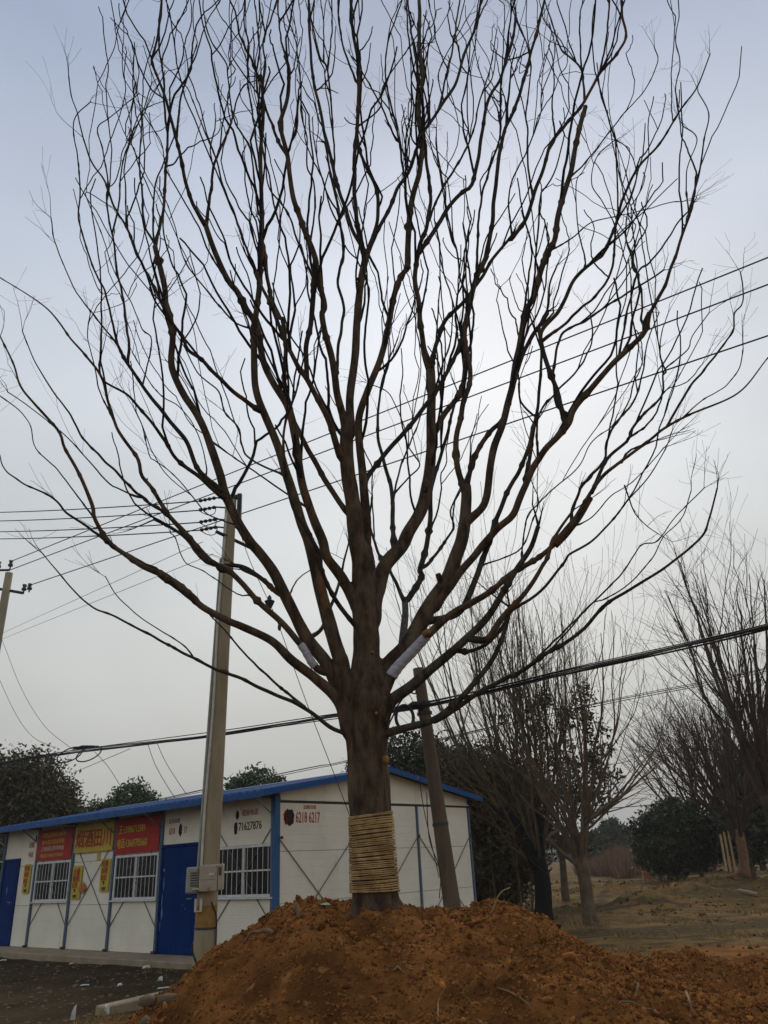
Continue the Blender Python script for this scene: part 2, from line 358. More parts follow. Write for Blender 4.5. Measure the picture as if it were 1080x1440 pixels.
# ------------------------------------------------------------------ the prefabricated house
AZ = R(49.379); FX, FY = -2.261, 15.455; MOD = 1.82; HW = 2.70; GW = 5.97
house = tag(empty('prefab_house', (FX, FY, 0.12), AZ - R(90)), 'white panel prefab house with blue doors and low blue gable roof', 'house')
# local frame: x to the right along the front (corner at 0, far end at -10.92), y into the house, z up
# concrete apron under and in front of the house
ap = MB(); ap.box((-12.4, -0.80, -0.5), (0.75, GW + 0.5, -0.004))
apo = ap.build('pavement', 'concrete', bevel=0.02); apo.location = (FX, FY, 0.12); apo.rotation_euler = (0, 0, AZ - R(90)); tag(apo, kind='structure')

def panel(x0, x1, z0, z1, gable=False, ribs=True, mt='panel'):
    """one sandwich panel with shallow pressed ribs; on the front (y=0) or on the gable (x=0)"""
    m = MB(); a, b = x0 + 0.004, x1 - 0.004; zs = [z0 + 0.004]
    n = max(1, int(round((z1 - z0) / 0.14)))
    prof = []
    for i in range(n):
        za = z0 + 0.004 + (z1 - z0 - 0.008) * i / n; zb = z0 + 0.004 + (z1 - z0 - 0.008) * (i + 1) / n
        prof += [(0.0, za + (0.005 if i else 0)), (0.0, zb - 0.008), (0.003, zb - 0.004)] if i < n - 1 else [(0.0, za + (0.005 if i else 0)), (0.0, zb)]
    V = []; F = []
    for (d, z) in prof: V += [(a, d, z), (b, d, z)]
    k = len(prof); V += [(a, 0.05, prof[-1][1]), (b, 0.05, prof[-1][1]), (a, 0.05, prof[0][1]), (b, 0.05, prof[0][1])]
    for i in range(k - 1): F.append((2 * i, 2 * i + 1, 2 * i + 3, 2 * i + 2))
    F += [(2 * k - 2, 2 * k - 1, 2 * k + 1, 2 * k), (2 * k, 2 * k + 1, 2 * k + 3, 2 * k + 2), (0, 2 * k + 2, 2 * k + 3, 1)]
    F += [tuple([2 * i for i in range(k)] + [2 * k, 2 * k + 2]), tuple([2 * i + 1 for i in range(k - 1, -1, -1)] + [2 * k + 3, 2 * k + 1])]
    if gable: V = [(-d, u, z) for (u, d, z) in V]
    m.add(V, F); return m.build('wall_panel', mt, house)

def rod(a, b, r=0.009, name='brace'):
    return MB().tube([a, b], r, 5).build(name, 'rod', house)
def window(x0, x1, z0, z1):
    w = empty('window'); w.parent = house; w.location = (x0, 0, z0); ww, hh = x1 - x0, z1 - z0
    f = MB(); t = 0.05
    f.box((0, -0.035, 0), (ww, 0.03, t)); f.box((0, -0.035, hh - t), (ww, 0.03, hh)); f.box((0, -0.034, t), (t, 0.03, hh - t)); f.box((ww - t, -0.034, t), (ww, 0.03, hh - t))
    f.build('frame', 'white_frame', w, bevel=0.004)
    MB().box((ww / 2 - 0.03, -0.03, t), (ww / 2 + 0.03, 0.02, hh - t)).build('mullion', 'white_frame', w, bevel=0.004)
    MB().box((t, -0.046, hh * 0.5 - 0.014), (ww - t, -0.036, hh * 0.5 + 0.014)).build('grille_rail', 'white_frame', w)
    for s in (0, 1):
        MB().box((t if s == 0 else ww / 2 + 0.03, 0.0, t), (ww / 2 - 0.03 if s == 0 else ww - t, 0.008, hh - t)).build('pane', 'pane', w)
    MB().box((-0.03, -0.075, -0.03), (ww + 0.03, 0.0, -0.002)).build('sill', 'white_frame', w, bevel=0.004)
    first = None
    for i in range(11):
        xx = t + 0.05 + (ww - 2 * t - 0.1) * i / 10
        if first is None:
            first = MB().tube([(0, 0, t), (0, 0, hh - t)], 0.0065, 5).build('bar', 'white_frame', w); first.location = (xx, -0.055, 0)
        else: again(first, w, (xx, -0.055, 0))
    # nothing built behind the glass; the pane colour paints in the dark room
    return w
def door(x0, x1, z1, scuffs):
    d = empty('door'); d.parent = house; d.location = (x0, 0, 0); ww = x1 - x0
    f = MB(); f.box((0, -0.03, 0), (0.05, 0.04, z1)); f.box((ww - 0.05, -0.03, 0), (ww, 0.04, z1)); f.box((0.05, -0.03, z1 - 0.05), (ww - 0.05, 0.04, z1)); f.build('frame', 'door_blue', d, bevel=0.004)
    n = 2 if ww > 1 else 1
    for i in range(n):
        a = 0.054 + (ww - 0.108) * i / n; b = 0.054 + (ww - 0.108) * (i + 1) / n - 0.006
        l = MB().box((a, -0.012, 0.012), (b, 0.03, z1 - 0.055)).build('leaf', 'door_blue', d, bevel=0.004)
        for (p0, p1) in ((0.14, 0.80), (1.0, 1.82)):
            MB().box((a + 0.09, -0.017, p0), (b - 0.09, -0.0125, p1)).build('pressed_panel', 'door_blue', l, bevel=0.004)
    MB().tube([(ww - 0.17, -0.016, 0.98), (ww - 0.17, -0.06, 0.98), (ww - 0.29, -0.06, 0.98)], 0.012, 6).build('handle', 'steel', d)
    for (sx, sz, sw, sh) in scuffs:
        m = MB(); k = 7; V = [(sx + sw * (0.5 * math.cos(2 * math.pi * i / k) * random.uniform(0.6, 1.2)), -0.0185, sz + sh * 0.5 * math.sin(2 * math.pi * i / k) * random.uniform(0.6, 1.2)) for i in range(k)]
        m.add(V, [tuple(range(k))]).build('scuff', 'scuff', d)
    return d

bx = [-MOD * k for k in range(7)]
ZL, ZH = 0.98, 1.87
def window_bay(k):
    r, l = bx[k] - 0.035, bx[k + 1] + 0.035
    panel(l, r, 0, ZL - 0.03); panel(l, r, ZH, HW); window(l + 0.035, r - 0.035, ZL, ZH - 0.002)
    rod((bx[k] - 0.02, -0.022, 0.45), (bx[k + 1] + 0.02, -0.022, 2.25)); rod((bx[k] - 0.02, -0.014, 2.25), (bx[k + 1] + 0.02, -0.014, 0.45))
for k in (0, 2, 4): window_bay(k)
# door bay
panel(bx[2] + 0.035, bx[1] - 0.035, 2.0, HW); panel(-2.30, bx[1] - 0.035, 0, 0.98); panel(-2.30, bx[1] - 0.035, 0.984, 1.996)
door(bx[2] + 0.04, -2.304, 1.996, [(0.10, 1.52, 0.10, 0.07), (0.13, 1.25, 0.03, 0.3), (0.10, 0.98, 0.035, 0.3), (0.12, 0.72, 0.05, 0.26), (0.08, 0.50, 0.03, 0.2), (0.82, 0.86, 0.03, 0.03), (0.90, 0.80, 0.025, 0.03), (0.80, 0.76, 0.02, 0.02)])
# blank bay with the yellow banner
for (z0, z1) in ((0, 0.9), (0.9, 1.8), (1.8, HW)): panel(bx[4] + 0.035, bx[3] - 0.035, z0, z1)
rod((bx[3] - 0.02, -0.012, 0.45), (bx[4] + 0.02, -0.012, 2.25)); rod((bx[3] - 0.02, -0.020, 2.25), (bx[4] + 0.02, -0.020, 0.45))
# end bay with the far door
for (z0, z1) in ((0, 0.9), (0.9, 1.8), (1.8, HW)): panel(-9.98, bx[5] - 0.035, z0, z1)
panel(-10.88, -9.984, 2.0, HW); door(-10.86, -9.99, 1.996, [(0.35, 1.25, 0.05, 0.22), (0.45, 1.0, 0.04, 0.04), (0.6, 0.95, 0.05, 0.04)])
# posts along the front, feet, eave struts
for k in range(7):
    p = MB(); x = bx[k]
    if k == 0:
        p.box((-0.115, -0.055, 0), (-0.06, 0.03, HW)); p.build('post', 'blue_post', house, bevel=0.004)
        MB().box((-0.050, -0.06, 0), (0.028, 0.06, HW)).build('corner_post', 'blue_paint', house, bevel=0.006)
    else:
        p.box((x - 0.032, -0.045, 0.0), (x - 0.004, 0.03, HW)); p.box((x + 0.004, -0.045, 0.0), (x + 0.032, 0.03, HW)); p.build('post', 'blue_post', house, bevel=0.003)
    MB().box((x - 0.055, -0.085, 0), (x + 0.055 if k else x - 0.06, -0.047, 0.05)).build('post_foot', 'steel_dark', house)
    MB().tube([(x - 0.08, -0.05, 2.36), (x - 0.08, -0.47, 2.66)], 0.016, 6).build('eave_strut', 'steel', house)
MB().box((-10.96, 0.0, 0), (-10.92, GW, HW)).build('end_wall', 'panel', house)
MB().box((-10.9, GW - 0.05, 0), (-0.06, GW, HW)).build('rear_wall', 'panel', house)
# gable wall
gp = [0.0, 2.02, 4.05, GW]
for i in range(3):
    a, b = gp[i] + (0.065 if i == 0 else 0.03), gp[i + 1] - 0.03
    for (z0, z1) in ((0, 0.86), (0.86, 1.72), (1.72, 2.56)): panel(a, b, z0, z1, gable=True)
    rod((0.016, gp[i] + 0.05, 1.93), (0.016, gp[i + 1] - 0.03, 0.06)); rod((0.026, gp[i] + 0.05, 0.06), (0.026, gp[i + 1] - 0.03, 1.93))
for y in gp[1:]:
    MB().box((-0.04, y - 0.022, 0), (0.036, y + 0.022, 2.56)).build('post', 'blue_post', house, bevel=0.003)
    MB().tube([(0.03, y, 1.95), (0.055, y, 1.95)], 0.03, 8).build('brace_bolt', 'steel_dark', house)
MB().tube([(0.05, 0.062, 1.95), (0.085, 0.062, 1.95)], 0.026, 8).build('brace_bolt', 'steel_dark', house)
MB().box((-0.03, 0.065, 2.563), (-0.005, GW, 2.60)).build('belt_gap', 'steel_dark', house)
MB().box((-0.04, 0.065, 2.602), (0.035, GW + 0.02, 2.622)).build('belt_flashing', 'panel', house, bevel=0.004)
SL = 0.16; Y0 = -0.55; YA = GW / 2; Y1 = GW + 0.27
def roof_z(y): return 2.70 + SL * (min(y, 2 * YA - y) + 0.55)
for (ya, yb) in ((0.065, 2.02), (2.02, YA), (YA, 4.05), (4.05, GW)):
    m = MB(); P = [(ya + 0.003, 2.626), (yb - 0.003, 2.626), (yb - 0.003, roof_z(yb) - 0.02), (ya + 0.003, roof_z(ya) - 0.02)]
    m.add([(0.0, y, z) for y, z in P] + [(-0.05, y, z) for y, z in P], [(0, 1, 2, 3), (7, 6, 5, 4), (0, 4, 5, 1), (1, 5, 6, 2), (2, 6, 7, 3), (3, 7, 4, 0)]).build('gable_panel', 'panel', house)
# roof: ribbed sheets side by side on both slopes, fascia, ridge and verge trim
XR, XL = 0.26, -11.35
ns = 14; sw = (XR - XL) / ns
def roof_sheet(front):
    m = MB(); prof = []
    n = 4
    for i in range(n):
        x = sw * i / n; q = sw / n
        prof += [(x, 0), (x + q * 0.55, 0), (x + q * 0.66, 0.032), (x + q * 0.89, 0.032)]
    prof.append((sw - 0.004, 0))
    ya, yb = (Y0, YA) if front else (YA, Y1)
    V = []
    for (y, up) in ((ya, 0.03), (yb, 0.03), (ya, 0.0), (yb, 0.0)):
        for (x, h) in prof: V.append((x, y, roof_z(y) + up + (h if up else 0)))
    k = len(prof); F = []
    for i in range(k - 1): F += [(i, i + 1, k + i + 1, k + i), (2 * k + i + 1, 2 * k + i, 3 * k + i, 3 * k + i + 1), (i + 1, i, 2 * k + i, 2 * k + i + 1), (k + i, k + i + 1, 3 * k + i + 1, 3 * k + i)]
    F += [(0, k, 3 * k, 2 * k), (k - 1, 3 * k - 1, 4 * k - 1, 2 * k - 1)]
    return m.add(V, F)
for fr in (True, False):
    first = None
    for i in range(ns):
        x = XL + sw * i
        if first is None: first = roof_sheet(fr).build('roof_sheet', 'blue_roof', house); first.location = (x, 0, 0)
        else: again(first, house, (x, 0, 0))
m = MB(); za, zb = roof_z(Y0) - 0.075, roof_z(Y0) - 0.002
m.box((XL, Y0 - 0.005, za), (XR - 0.05, Y0 + 0.03, zb)); m.build('fascia', 'blue_roof', house, bevel=0.004)
for s in (0, 1):
    ya, yb = (Y0 - 0.02, YA) if s == 0 else (YA, Y1)
    V = [(x, y, roof_z(y) + d) for x in (XR - 0.03, XR + 0.02) for y in (ya, yb) for d in (-0.06, 0.048)]
    MB().add(V, [(0, 2, 3, 1), (4, 5, 7, 6), (0, 1, 5, 4), (2, 6, 7, 3), (1, 3, 7, 5), (0, 4, 6, 2)]).build('verge_trim', 'blue_roof', house)
MB().add([(x, y, z) for x in (XL, XR) for (y, z) in ((YA - 0.16, roof_z(YA) + 0.045), (YA, roof_z(YA) + 0.085), (YA + 0.16, roof_z(YA) + 0.045))], [(0, 1, 4, 3), (1, 2, 5, 4)]).build('ridge_cap', 'blue_roof', house)
for k in range(7):      # purlin ends carrying the eave
    MB().box((bx[k] - 0.10, Y0 + 0.04, roof_z(Y0) - 0.06), (bx[k] - 0.05, 0.0, roof_z(Y0) - 0.004)).build('eave_bracket', 'steel_dark', house)

def text_mesh(body, size, m, name, parent, loc, rot, sx=1.0, align='LEFT'):
    cu = bpy.data.curves.new('t', 'FONT'); cu.body = body; cu.size = size; cu.align_x = align; cu.offset = size * 0.012
    cu.resolution_u = 2; cu.extrude = 0.0008
    to = bpy.data.objects.new('t', cu); COL.objects.link(to)
    bpy.context.view_layer.update()
    me = bpy.data.meshes.new_from_object(to.evaluated_get(bpy.context.evaluated_depsgraph_get()))
    bpy.data.objects.remove(to); me.name = name
    me.materials.clear(); me.materials.append(M[m])
    o = bpy.data.objects.new(name, me); COL.objects.link(o); o.parent = parent; o.location = loc; o.rotation_euler = rot; o.scale = (sx, 1, 1)
    return o
RF = (R(90), 0, 0); RG = (R(90), 0, R(90))
def blob(x, z, w, h, m='spray_black', gable=False, seed=0):
    rr = random.Random(seed); k = 22
    V = []
    for i in range(k):
        a = 2 * math.pi * i / k; q = rr.uniform(0.85, 1.12)
        u, v = x + 0.5 * w * q * math.cos(a), z + 0.5 * h * q * math.sin(a)
        V.append((0.0035, u, v) if gable else (u, -0.0035, v))
    MB().add(V, [tuple(range(k)) if gable else tuple(range(k))]).build('paint_blot', m, house)
# numbers sprayed on the walls
text_mesh('6218 6217', 0.27, 'print_red', 'painted_number', house, (0.004, 0.46, 2.215), RG, 0.55)
text_mesh('出租仓库', 0.085, 'print_red', 'painted_word', house, (0.004, 0.66, 2.46), RG, 1.0)
blob(0.30, 2.31, 0.27, 0.30, gable=True, seed=3); blob(0.22, 2.30, 0.12, 0.24, 'print_red', True, 4)
text_mesh('71627876', 0.205, 'print_black', 'painted_number', house, (-1.12, -0.004, 2.135), RF, 0.85)
blob(-1.20, 2.18, 0.11, 0.24, seed=5); blob(-1.16, 2.42, 0.10, 0.17, seed=6)
text_mesh('租房电话', 0.12, 'print_red', 'painted_word', house, (-1.02, -0.004, 2.40), RF, 1.0)
text_mesh('6218', 0.17, 'print_red', 'painted_number', house, (-3.42, -0.004, 2.20), RF, 0.62); text_mesh('17', 0.17, 'print_red', 'painted_number', house, (-2.9, -0.004, 2.20), RF, 0.62)
blob(-3.02, 2.27, 0.13, 0.25, seed=7)
text_mesh('吉房出租', 0.10, 'print_red', 'painted_word', house, (-3.45, -0.004, 2.42), RF, 1.0)
text_mesh('出租', 0.16, 'print_red', 'painted_word', house, (-9.62, -0.004, 2.24), RF, 0.9); text_mesh('电话', 0.14, 'print_red', 'painted_word', house, (-9.60, -0.004, 2.02), RF, 0.9)
blob(-9.28, 2.42, 0.09, 0.2, seed=8)

# banners and notices hanging on the wall: things of their own
def banner(name, label, x0, x1, z0, z1, m, texts, cat='banner', y=-0.052):
    root = empty(name, house_pt(x0, y, z0), AZ - R(90)); tag(root, label, cat)
    n = 9; V = []; F = []
    for i in range(n + 1):
        for j in range(4):
            u = i / n; v = j / 3
            V.append(((x1 - x0) * u, -0.006 * math.sin(u * 9 + v * 2), (z1 - z0) * v + 0.012 * math.sin(u * math.pi) * (v - 0.5)))
    for i in range(n):
        for j in range(3): a = i * 4 + j; F.append((a, a + 4, a + 5, a + 1))
    V2 = [(a, b + 0.004, c) for a, b, c in V]; o = len(V)
    F2 = [tuple(q + o for q in reversed(f)) for f in F]
    MB().add(V + V2, F + F2).build('cloth' if cat == 'banner' else 'sheet', m, root, smooth=True)
    for (body, size, mt, tx, tz, sx) in texts: text_mesh(body, size, mt, 'lettering', root, (tx, -0.010, tz), RF, sx)
    return root
def house_pt(x, y, z):
    a = AZ - R(90); return (FX + x * math.cos(a) - y * math.sin(a), FY + x * math.sin(a) + y * math.cos(a), 0.12 + z)
banner('banner', 'red banner with small pale lines of writing above the far window', bx[5] + 0.06, bx[4] - 0.06, 1.90, 2.60, 'red_cloth',
       [('承接各种树木移栽', 0.12, 'print_yellow', 0.16, 0.53, 1.3), ('苗木花卉批发零售', 0.11, 'print_yellow', 0.2, 0.37, 1.3), ('工程绿化草坪种植', 0.11, 'print_pale', 0.2, 0.22, 1.3), ('电话13986713589', 0.10, 'print_yellow', 0.2, 0.07, 1.5)])
banner('banner', 'yellow banner with four large red characters', bx[4] + 0.06, bx[3] - 0.06, 2.00, 2.62, 'yellow_cloth', [('烟酒田川', 0.42, 'print_red', 0.05, 0.14, 0.95)])
banner('banner', 'red banner with two lines of yellow phone numbers beside the yellow banner', bx[3] + 0.06, bx[2] - 0.06, 1.90, 2.63, 'red_cloth',
       [('王:13986713589', 0.20, 'print_yellow', 0.12, 0.42, 0.78), ('电话:13669705660', 0.22, 'print_yellow', 0.08, 0.13, 0.70)])
def notice(label, x0, x1, z0, z1, lines):
    banner('notice', label, x0, x1, z0, z1, 'yellow_cloth', [(t, s, 'print_red', 0.03, z, 1.0) for (t, s, z) in lines] + [('▼', 0.09, 'print_black', 0.12, 0.14, 1.0), ('电焊', 0.08, 'print_black', 0.1, 0.03, 1.0)], cat='notice', y=-0.030)
notice('yellow notice with red print pasted beside the far blue door', -9.66, -9.30, 1.18, 1.84, [('旺铺', 0.13, 0.52), ('出租', 0.13, 0.38), ('面议', 0.12, 0.24)])
notice('yellow notice with red print pasted left of the cross braces', bx[4] + 0.08, bx[4] + 0.50, 1.02, 1.72, [('大量', 0.16, 0.52), ('收购', 0.16, 0.37), ('旧货', 0.13, 0.24)])
notice('yellow notice with red print pasted right of the cross braces', bx[3] - 0.50, bx[3] - 0.12, 1.16, 1.82, [('旺铺', 0.14, 0.52), ('出租', 0.14, 0.38), ('面议', 0.13, 0.24)])
ar = empty('arrow_sign', house_pt(bx[4] + 0.46, -0.044, 1.10), AZ - R(90)); tag(ar, 'small orange arrow sign pointing right on the blank wall bay', 'sign')
MB().add([(x, y, z) for y in (0, 0.006) for (x, z) in ((0, 0.08), (0.14, 0.08), (0.14, 0.0), (0.30, 0.15), (0.14, 0.30), (0.14, 0.22), (0, 0.22))], [tuple(range(7)), tuple(range(13, 6, -1))] + [(i, i + 7, (i + 1) % 7 + 7, (i + 1) % 7) for i in range(7)]).build('arrow', mat('arrow_orange', (0.50, 0.12, 0.02), (0.42, 0.16, 0.03), 0.7, 12), ar)
sq = tag(MB().box((0, 0, 0), (0.15, 0.004, 0.17)).build('sticker', 'yellow_cloth'), 'small square yellow sticker under the yellow banner', 'sticker'); sq.location = house_pt(-6.22, -0.012, 1.80); sq.rotation_euler = (0, 0, AZ - R(90))

# ------------------------------------------------------------------ poles and lines
def ring(c, r, z, n=24):
    return [(c[0] + r * math.cos(2 * math.pi * i / n), c[1] + r * math.sin(2 * math.pi * i / n), z) for i in range(n + 1)]
PB = at(284, 1388, 13.0); PT = at(325, 704, 13.0)
pole = tag(empty('utility_pole', (PB[0], PB[1], 0.0)), 'tall tapered concrete utility pole with white conduit in front of the house', 'utility pole')
dx = PT[0] - PB[0]; PH = PT[2]
def pole_c(z): return np.array([dx * z / PH, 0, z])
def pole_r(z): return 0.165 - 0.065 * z / PH
MB().tube([pole_c(z) for z in np.linspace(-0.4, PH, 14)], [pole_r(z) for z in np.linspace(-0.4, PH, 14)], 20).build('shaft', 'pole_concrete', pole, smooth=True)
MB().tube([pole_c(z) for z in (0.78, 0.92, 1.1)], [pole_r(z) + 0.003 for z in (0.78, 0.92, 1.1)], 20, cap=False).build('paint_band', 'rust_band', pole, smooth=True)
for z in (0.80, 1.6, 4.6): MB().tube([pole_c(z - 0.015), pole_c(z + 0.015)], [pole_r(z) + 0.008] * 2, 20).build('clamp', 'steel_dark', pole)
cz = np.linspace(1.45, PH - 0.3, 22)
MB().tube([pole_c(z) + np.array([-0.55 * pole_r(z) + 0.01 * math.sin(z * 2), -0.92 * pole_r(z) - 0.012, 0]) for z in cz], 0.021, 8).build('conduit', 'pvc', pole, smooth=True)
MB().tube([pole_c(z) + np.array([-0.97 * pole_r(z), -0.35 * pole_r(z) - 0.02, 0]) for z in cz[:-3]], 0.026, 8).build('conduit', 'box_grey', pole, smooth=True)
lp = [pole_c(1.15) + np.array([0.10, -0.17, 0]), pole_c(0.95) + np.array([0.165, -0.08, 0]), pole_c(0.6) + np.array([0.175, -0.04, 0]), pole_c(0.42) + np.array([0.18, -0.03, 0])]
MB().tube(spline(lp, 0.04), 0.011, 6).build('ground_cable', 'cable', pole, smooth=True)
MB().tube([pole_c(0.62 - 0.42 * t) + np.array([-(pole_r(0.4) + 0.012) * math.cos(t * 2.0), -(pole_r(0.4) + 0.012) * math.sin(t * 2.0), 0]) for t in np.linspace(0, 1, 14)], 0.012, 6).build('ground_cable', 'cable', pole, smooth=True)
MB().tube([(-0.10, -0.20, 1.20), (-0.10, -0.20, 1.03), (-0.02, -0.20, 1.03), (-0.02, -0.20, 1.20)], 0.02, 8).build('conduit_bend', 'pvc', pole)
# steel head: upright, four-way rack and lower cross arm
top = pole_c(PH)
MB().box((top[0] + 0.12, -0.05, PH - 0.42), (top[0] + 0.20, 0.03, PH + 0.12)).build('head_bracket', 'steel_dark', pole, bevel=0.004)
MB().box((top[0] - 0.12, -0.045, PH + 0.02), (top[0] + 0.118, 0.025, PH + 0.10)).build('head_bracket', 'steel_dark', pole, bevel=0.004)
a0 = np.array([top[0] - 0.20, -0.22, PH - 0.70]); a1 = np.array([top[0] + 0.36, 0.28, PH - 0.86])
MB().tube([a0, a1], 0.042, 4).build('cross_arm', 'steel_dark', pole)
RACK = []
for k, (px, py) in enumerate(((304, 700), (304, 713), (305, 730), (306, 741))):
    p = at(px, py, 12.95) - np.array([PB[0], PB[1], 0]); RACK.append(p)
    m = MB(); q = p + np.array([-0.34, 0.06, -0.02])
    ts = np.linspace(0, 1, 13); m.tube([p + (q - p) * t for t in ts], [0.012 if i % 3 == 0 else 0.034 for i in range(13)], 8); m.build('insulator', 'steel_dark', pole, smooth=True)
    if k: MB().tube(spline([p, p + np.array([-0.03, 0, -0.13]), p + np.array([-0.16, 0.02, -0.14]), q], 0.03), 0.008, 5).build('jumper', 'cable', pole)
    MB().tube([p, pole_c(p[2]) + np.array([-0.09, 0, 0])], 0.016, 5).build('rack_bolt', 'steel_dark', pole)
POLE_W = np.array([PB[0], PB[1], 0.0])

mb_c = pole_c(1.30)
mb1 = tag(empty('meter_box', tuple(POLE_W + mb_c + np.array([-0.06, -0.30, 0.0]))), 'beige electricity meter box with rusty hinge side strapped to the concrete pole', 'meter box')
MB().box((0, -0.05, -0.01), (0.27, 0.13, 0.35)).build('case', 'box_beige', mb1, bevel=0.012)
MB().box((0.275, -0.04, 0.0), (0.34, 0.12, 0.355)).build('side_case', 'box_beige', mb1, bevel=0.01)
MB().box((0.02, -0.058, 0.15), (0.25, -0.052, 0.335)).build('door', 'box_beige', mb1, bevel=0.004)
MB().box((0.15, -0.064, 0.205), (0.225, -0.0585, 0.235)).build('label_plate', 'litter', mb1)
MB().box((0.29, -0.047, 0.20), (0.33, -0.042, 0.31)).build('window', 'steel_dark', mb1)
mb2 = tag(empty('meter_box', tuple(POLE_W + mb_c + np.array([-0.28, -0.20, -0.03]))), 'grey louvred junction box fixed to the left of the beige meter box', 'meter box')
MB().box((0, -0.05, 0), (0.185, 0.12, 0.36)).build('case', 'box_grey', mb2, bevel=0.02)
for i in range(6): MB().box((0.07, -0.058, 0.10 + i * 0.034), (0.165, -0.051, 0.115 + i * 0.034)).build('louvre', 'steel_dark', mb2)
MB().tube([(0.11, -0.07, 0.055), (0.30, -0.07, 0.06)], 0.014, 6).build('conduit_stub', 'pvc', mb2)

# leaning pole behind the tree
LB = at(641, 1310, 14.0); LT = at(588, 940, 14.0)
lpole = tag(empty('leaning_pole', (LB[0], LB[1], 0)), 'leaning brown pole carrying the black cable bundle behind the mound', 'utility pole')
LBv = np.array([LB[0], LB[1], 0.0]); ld = (LT - LB) / (LT[2] - LB[2])
def lp_c(z): return ld * (z - LB[2]) + LB - LBv
zz = np.linspace(-0.3, LT[2], 16)
MB().tube([lp_c(z) for z in zz], [0.150 - 0.052 * max(0, z) / LT[2] for z in zz], 14).build('shaft', 'pole_wood', lpole, smooth=True)
for z in (LT[2] - 0.62, LT[2] - 0.8, 2.1): MB().tube([lp_c(z - 0.025), lp_c(z + 0.025)], 0.135, 12).build('clamp', 'steel_dark', lpole)
MB().tube(spline([lp_c(2.6) + np.array([-0.16, -0.1, 0]), lp_c(1.9) + np.array([-0.22, -0.1, 0]), lp_c(1.4) + np.array([-0.12, -0.13, 0]), lp_c(1.0) + np.array([-0.19, -0.1, 0])], 0.05), 0.008, 5).build('loose_cable', 'cable', lpole)
MB().tube(spline([lp_c(3.6) + np.array([-0.13, -0.1, 0]), lp_c(2.6) + np.array([-0.25, -0.1, 0]), lp_c(1.3) + np.array([-0.15, -0.13, 0])], 0.05), 0.007, 5).build('loose_cable', 'cable', lpole)

# the distant pole at the left
DB = at(-2, 890, 30.0); DT = at(13, 806, 30.0)
dpole = tag(empty('distant_pole', (DB[0] - 0.15, 30.0, 0)), 'far concrete pole with cross arms and pin insulators beyond the house', 'utility pole')
DV = np.array([DB[0] - 0.15, 30.0, 0.0]); 
def dp_c(z): return np.array([(DT[0] - DV[0]) * z / DT[2], 0, z])
zz = np.linspace(-0.3, DT[2], 10)
MB().tube([dp_c(z) for z in zz], [0.24 - 0.09 * z / DT[2] for z in zz], 14).build('shaft', 'pole_concrete', dpole, smooth=True)
def pin(p, par):
    MB().tube([p, p + np.array([0, 0, 0.10]), p + np.array([0, 0, 0.12]), p + np.array([0, 0, 0.2]), p + np.array([0, 0, 0.22]), p + np.array([0, 0, 0.36])], [0.03, 0.03, 0.10, 0.10, 0.06, 0.09], 8).build('insulator', 'steel_dark', par, smooth=True)
p1 = at(33, 834, 29.9) - DV; p0 = at(-14, 826, 30.2) - DV
MB().tube([p0, p1], 0.06, 4).build('cross_arm', 'steel_dark', dpole)
pin(p1, dpole); pin(p1 + np.array([0.22, 0, 0.02]), dpole)
p2 = at(14, 800, 30) - DV; pin(p2, dpole)
p3 = at(-8, 802, 30) - DV; MB().tube([p3, p2 + np.array([0, 0, -0.05])], 0.05, 4).build('cross_arm', 'steel_dark', dpole); pin(p3 + np.array([0.15, 0, 0]), dpole)

def line(a, b, r, label, sag=0.0, name='power_line', group=None, m='wire', cat='power line', n=28):
    a = np.asarray(a, float); b = np.asarray(b, float); P = []
    for i in range(n + 1):
        t = i / n; p = a + (b - a) * t; p[2] -= sag * 4 * t * (1 - t); P.append(p)
    return tag(MB().tube(P, r, 5).build(name, m), label, cat, group)
def level(px, py, z):     # where the ray meets a height
    return on_ground(px, py, z)
PW = lambda p: p + POLE_W
# three wires over the crown, from the distant pole to a span high on the right
for (la, rb, lb) in (((14, 790), (1080, 362), 'topmost'), ((10, 803), (1080, 400), 'middle'), ((33, 826), (1080, 472), 'lowest')):
    A = at(la[0], la[1], 30.0); zb = {'topmost': 13.3, 'middle': 12.6, 'lowest': 11.4}[lb]; B = level(rb[0], rb[1], zb)
    d = (B - A); line(A, B + d * 0.35, 0.019, lb + ' of three dark wires crossing behind the big crown up to the right', 0.0)
# four service wires leaving the concrete pole to the left
for k, (ly, nm) in enumerate(((721, 'first'), (733, 'second'), (748, 'third'), (758, 'fourth'))):
    q = PW(RACK[k]) + np.array([-0.34, 0.06, -0.02]); B = at(-25, ly, 19.0)
    line(q, B, 0.0125, nm + ' from the top of four parallel wires strung from the concrete pole', 0.04)
for (l0, r0, w_) in (((4, 890), (285, 762), 'upper'), ((2, 899), (300, 779), 'lower')):
    line(at(l0[0], l0[1], 30), at(r0[0], r0[1], 13.1), 0.006, w_ + ' of two hair-thin wires between the two concrete poles', 0.0)
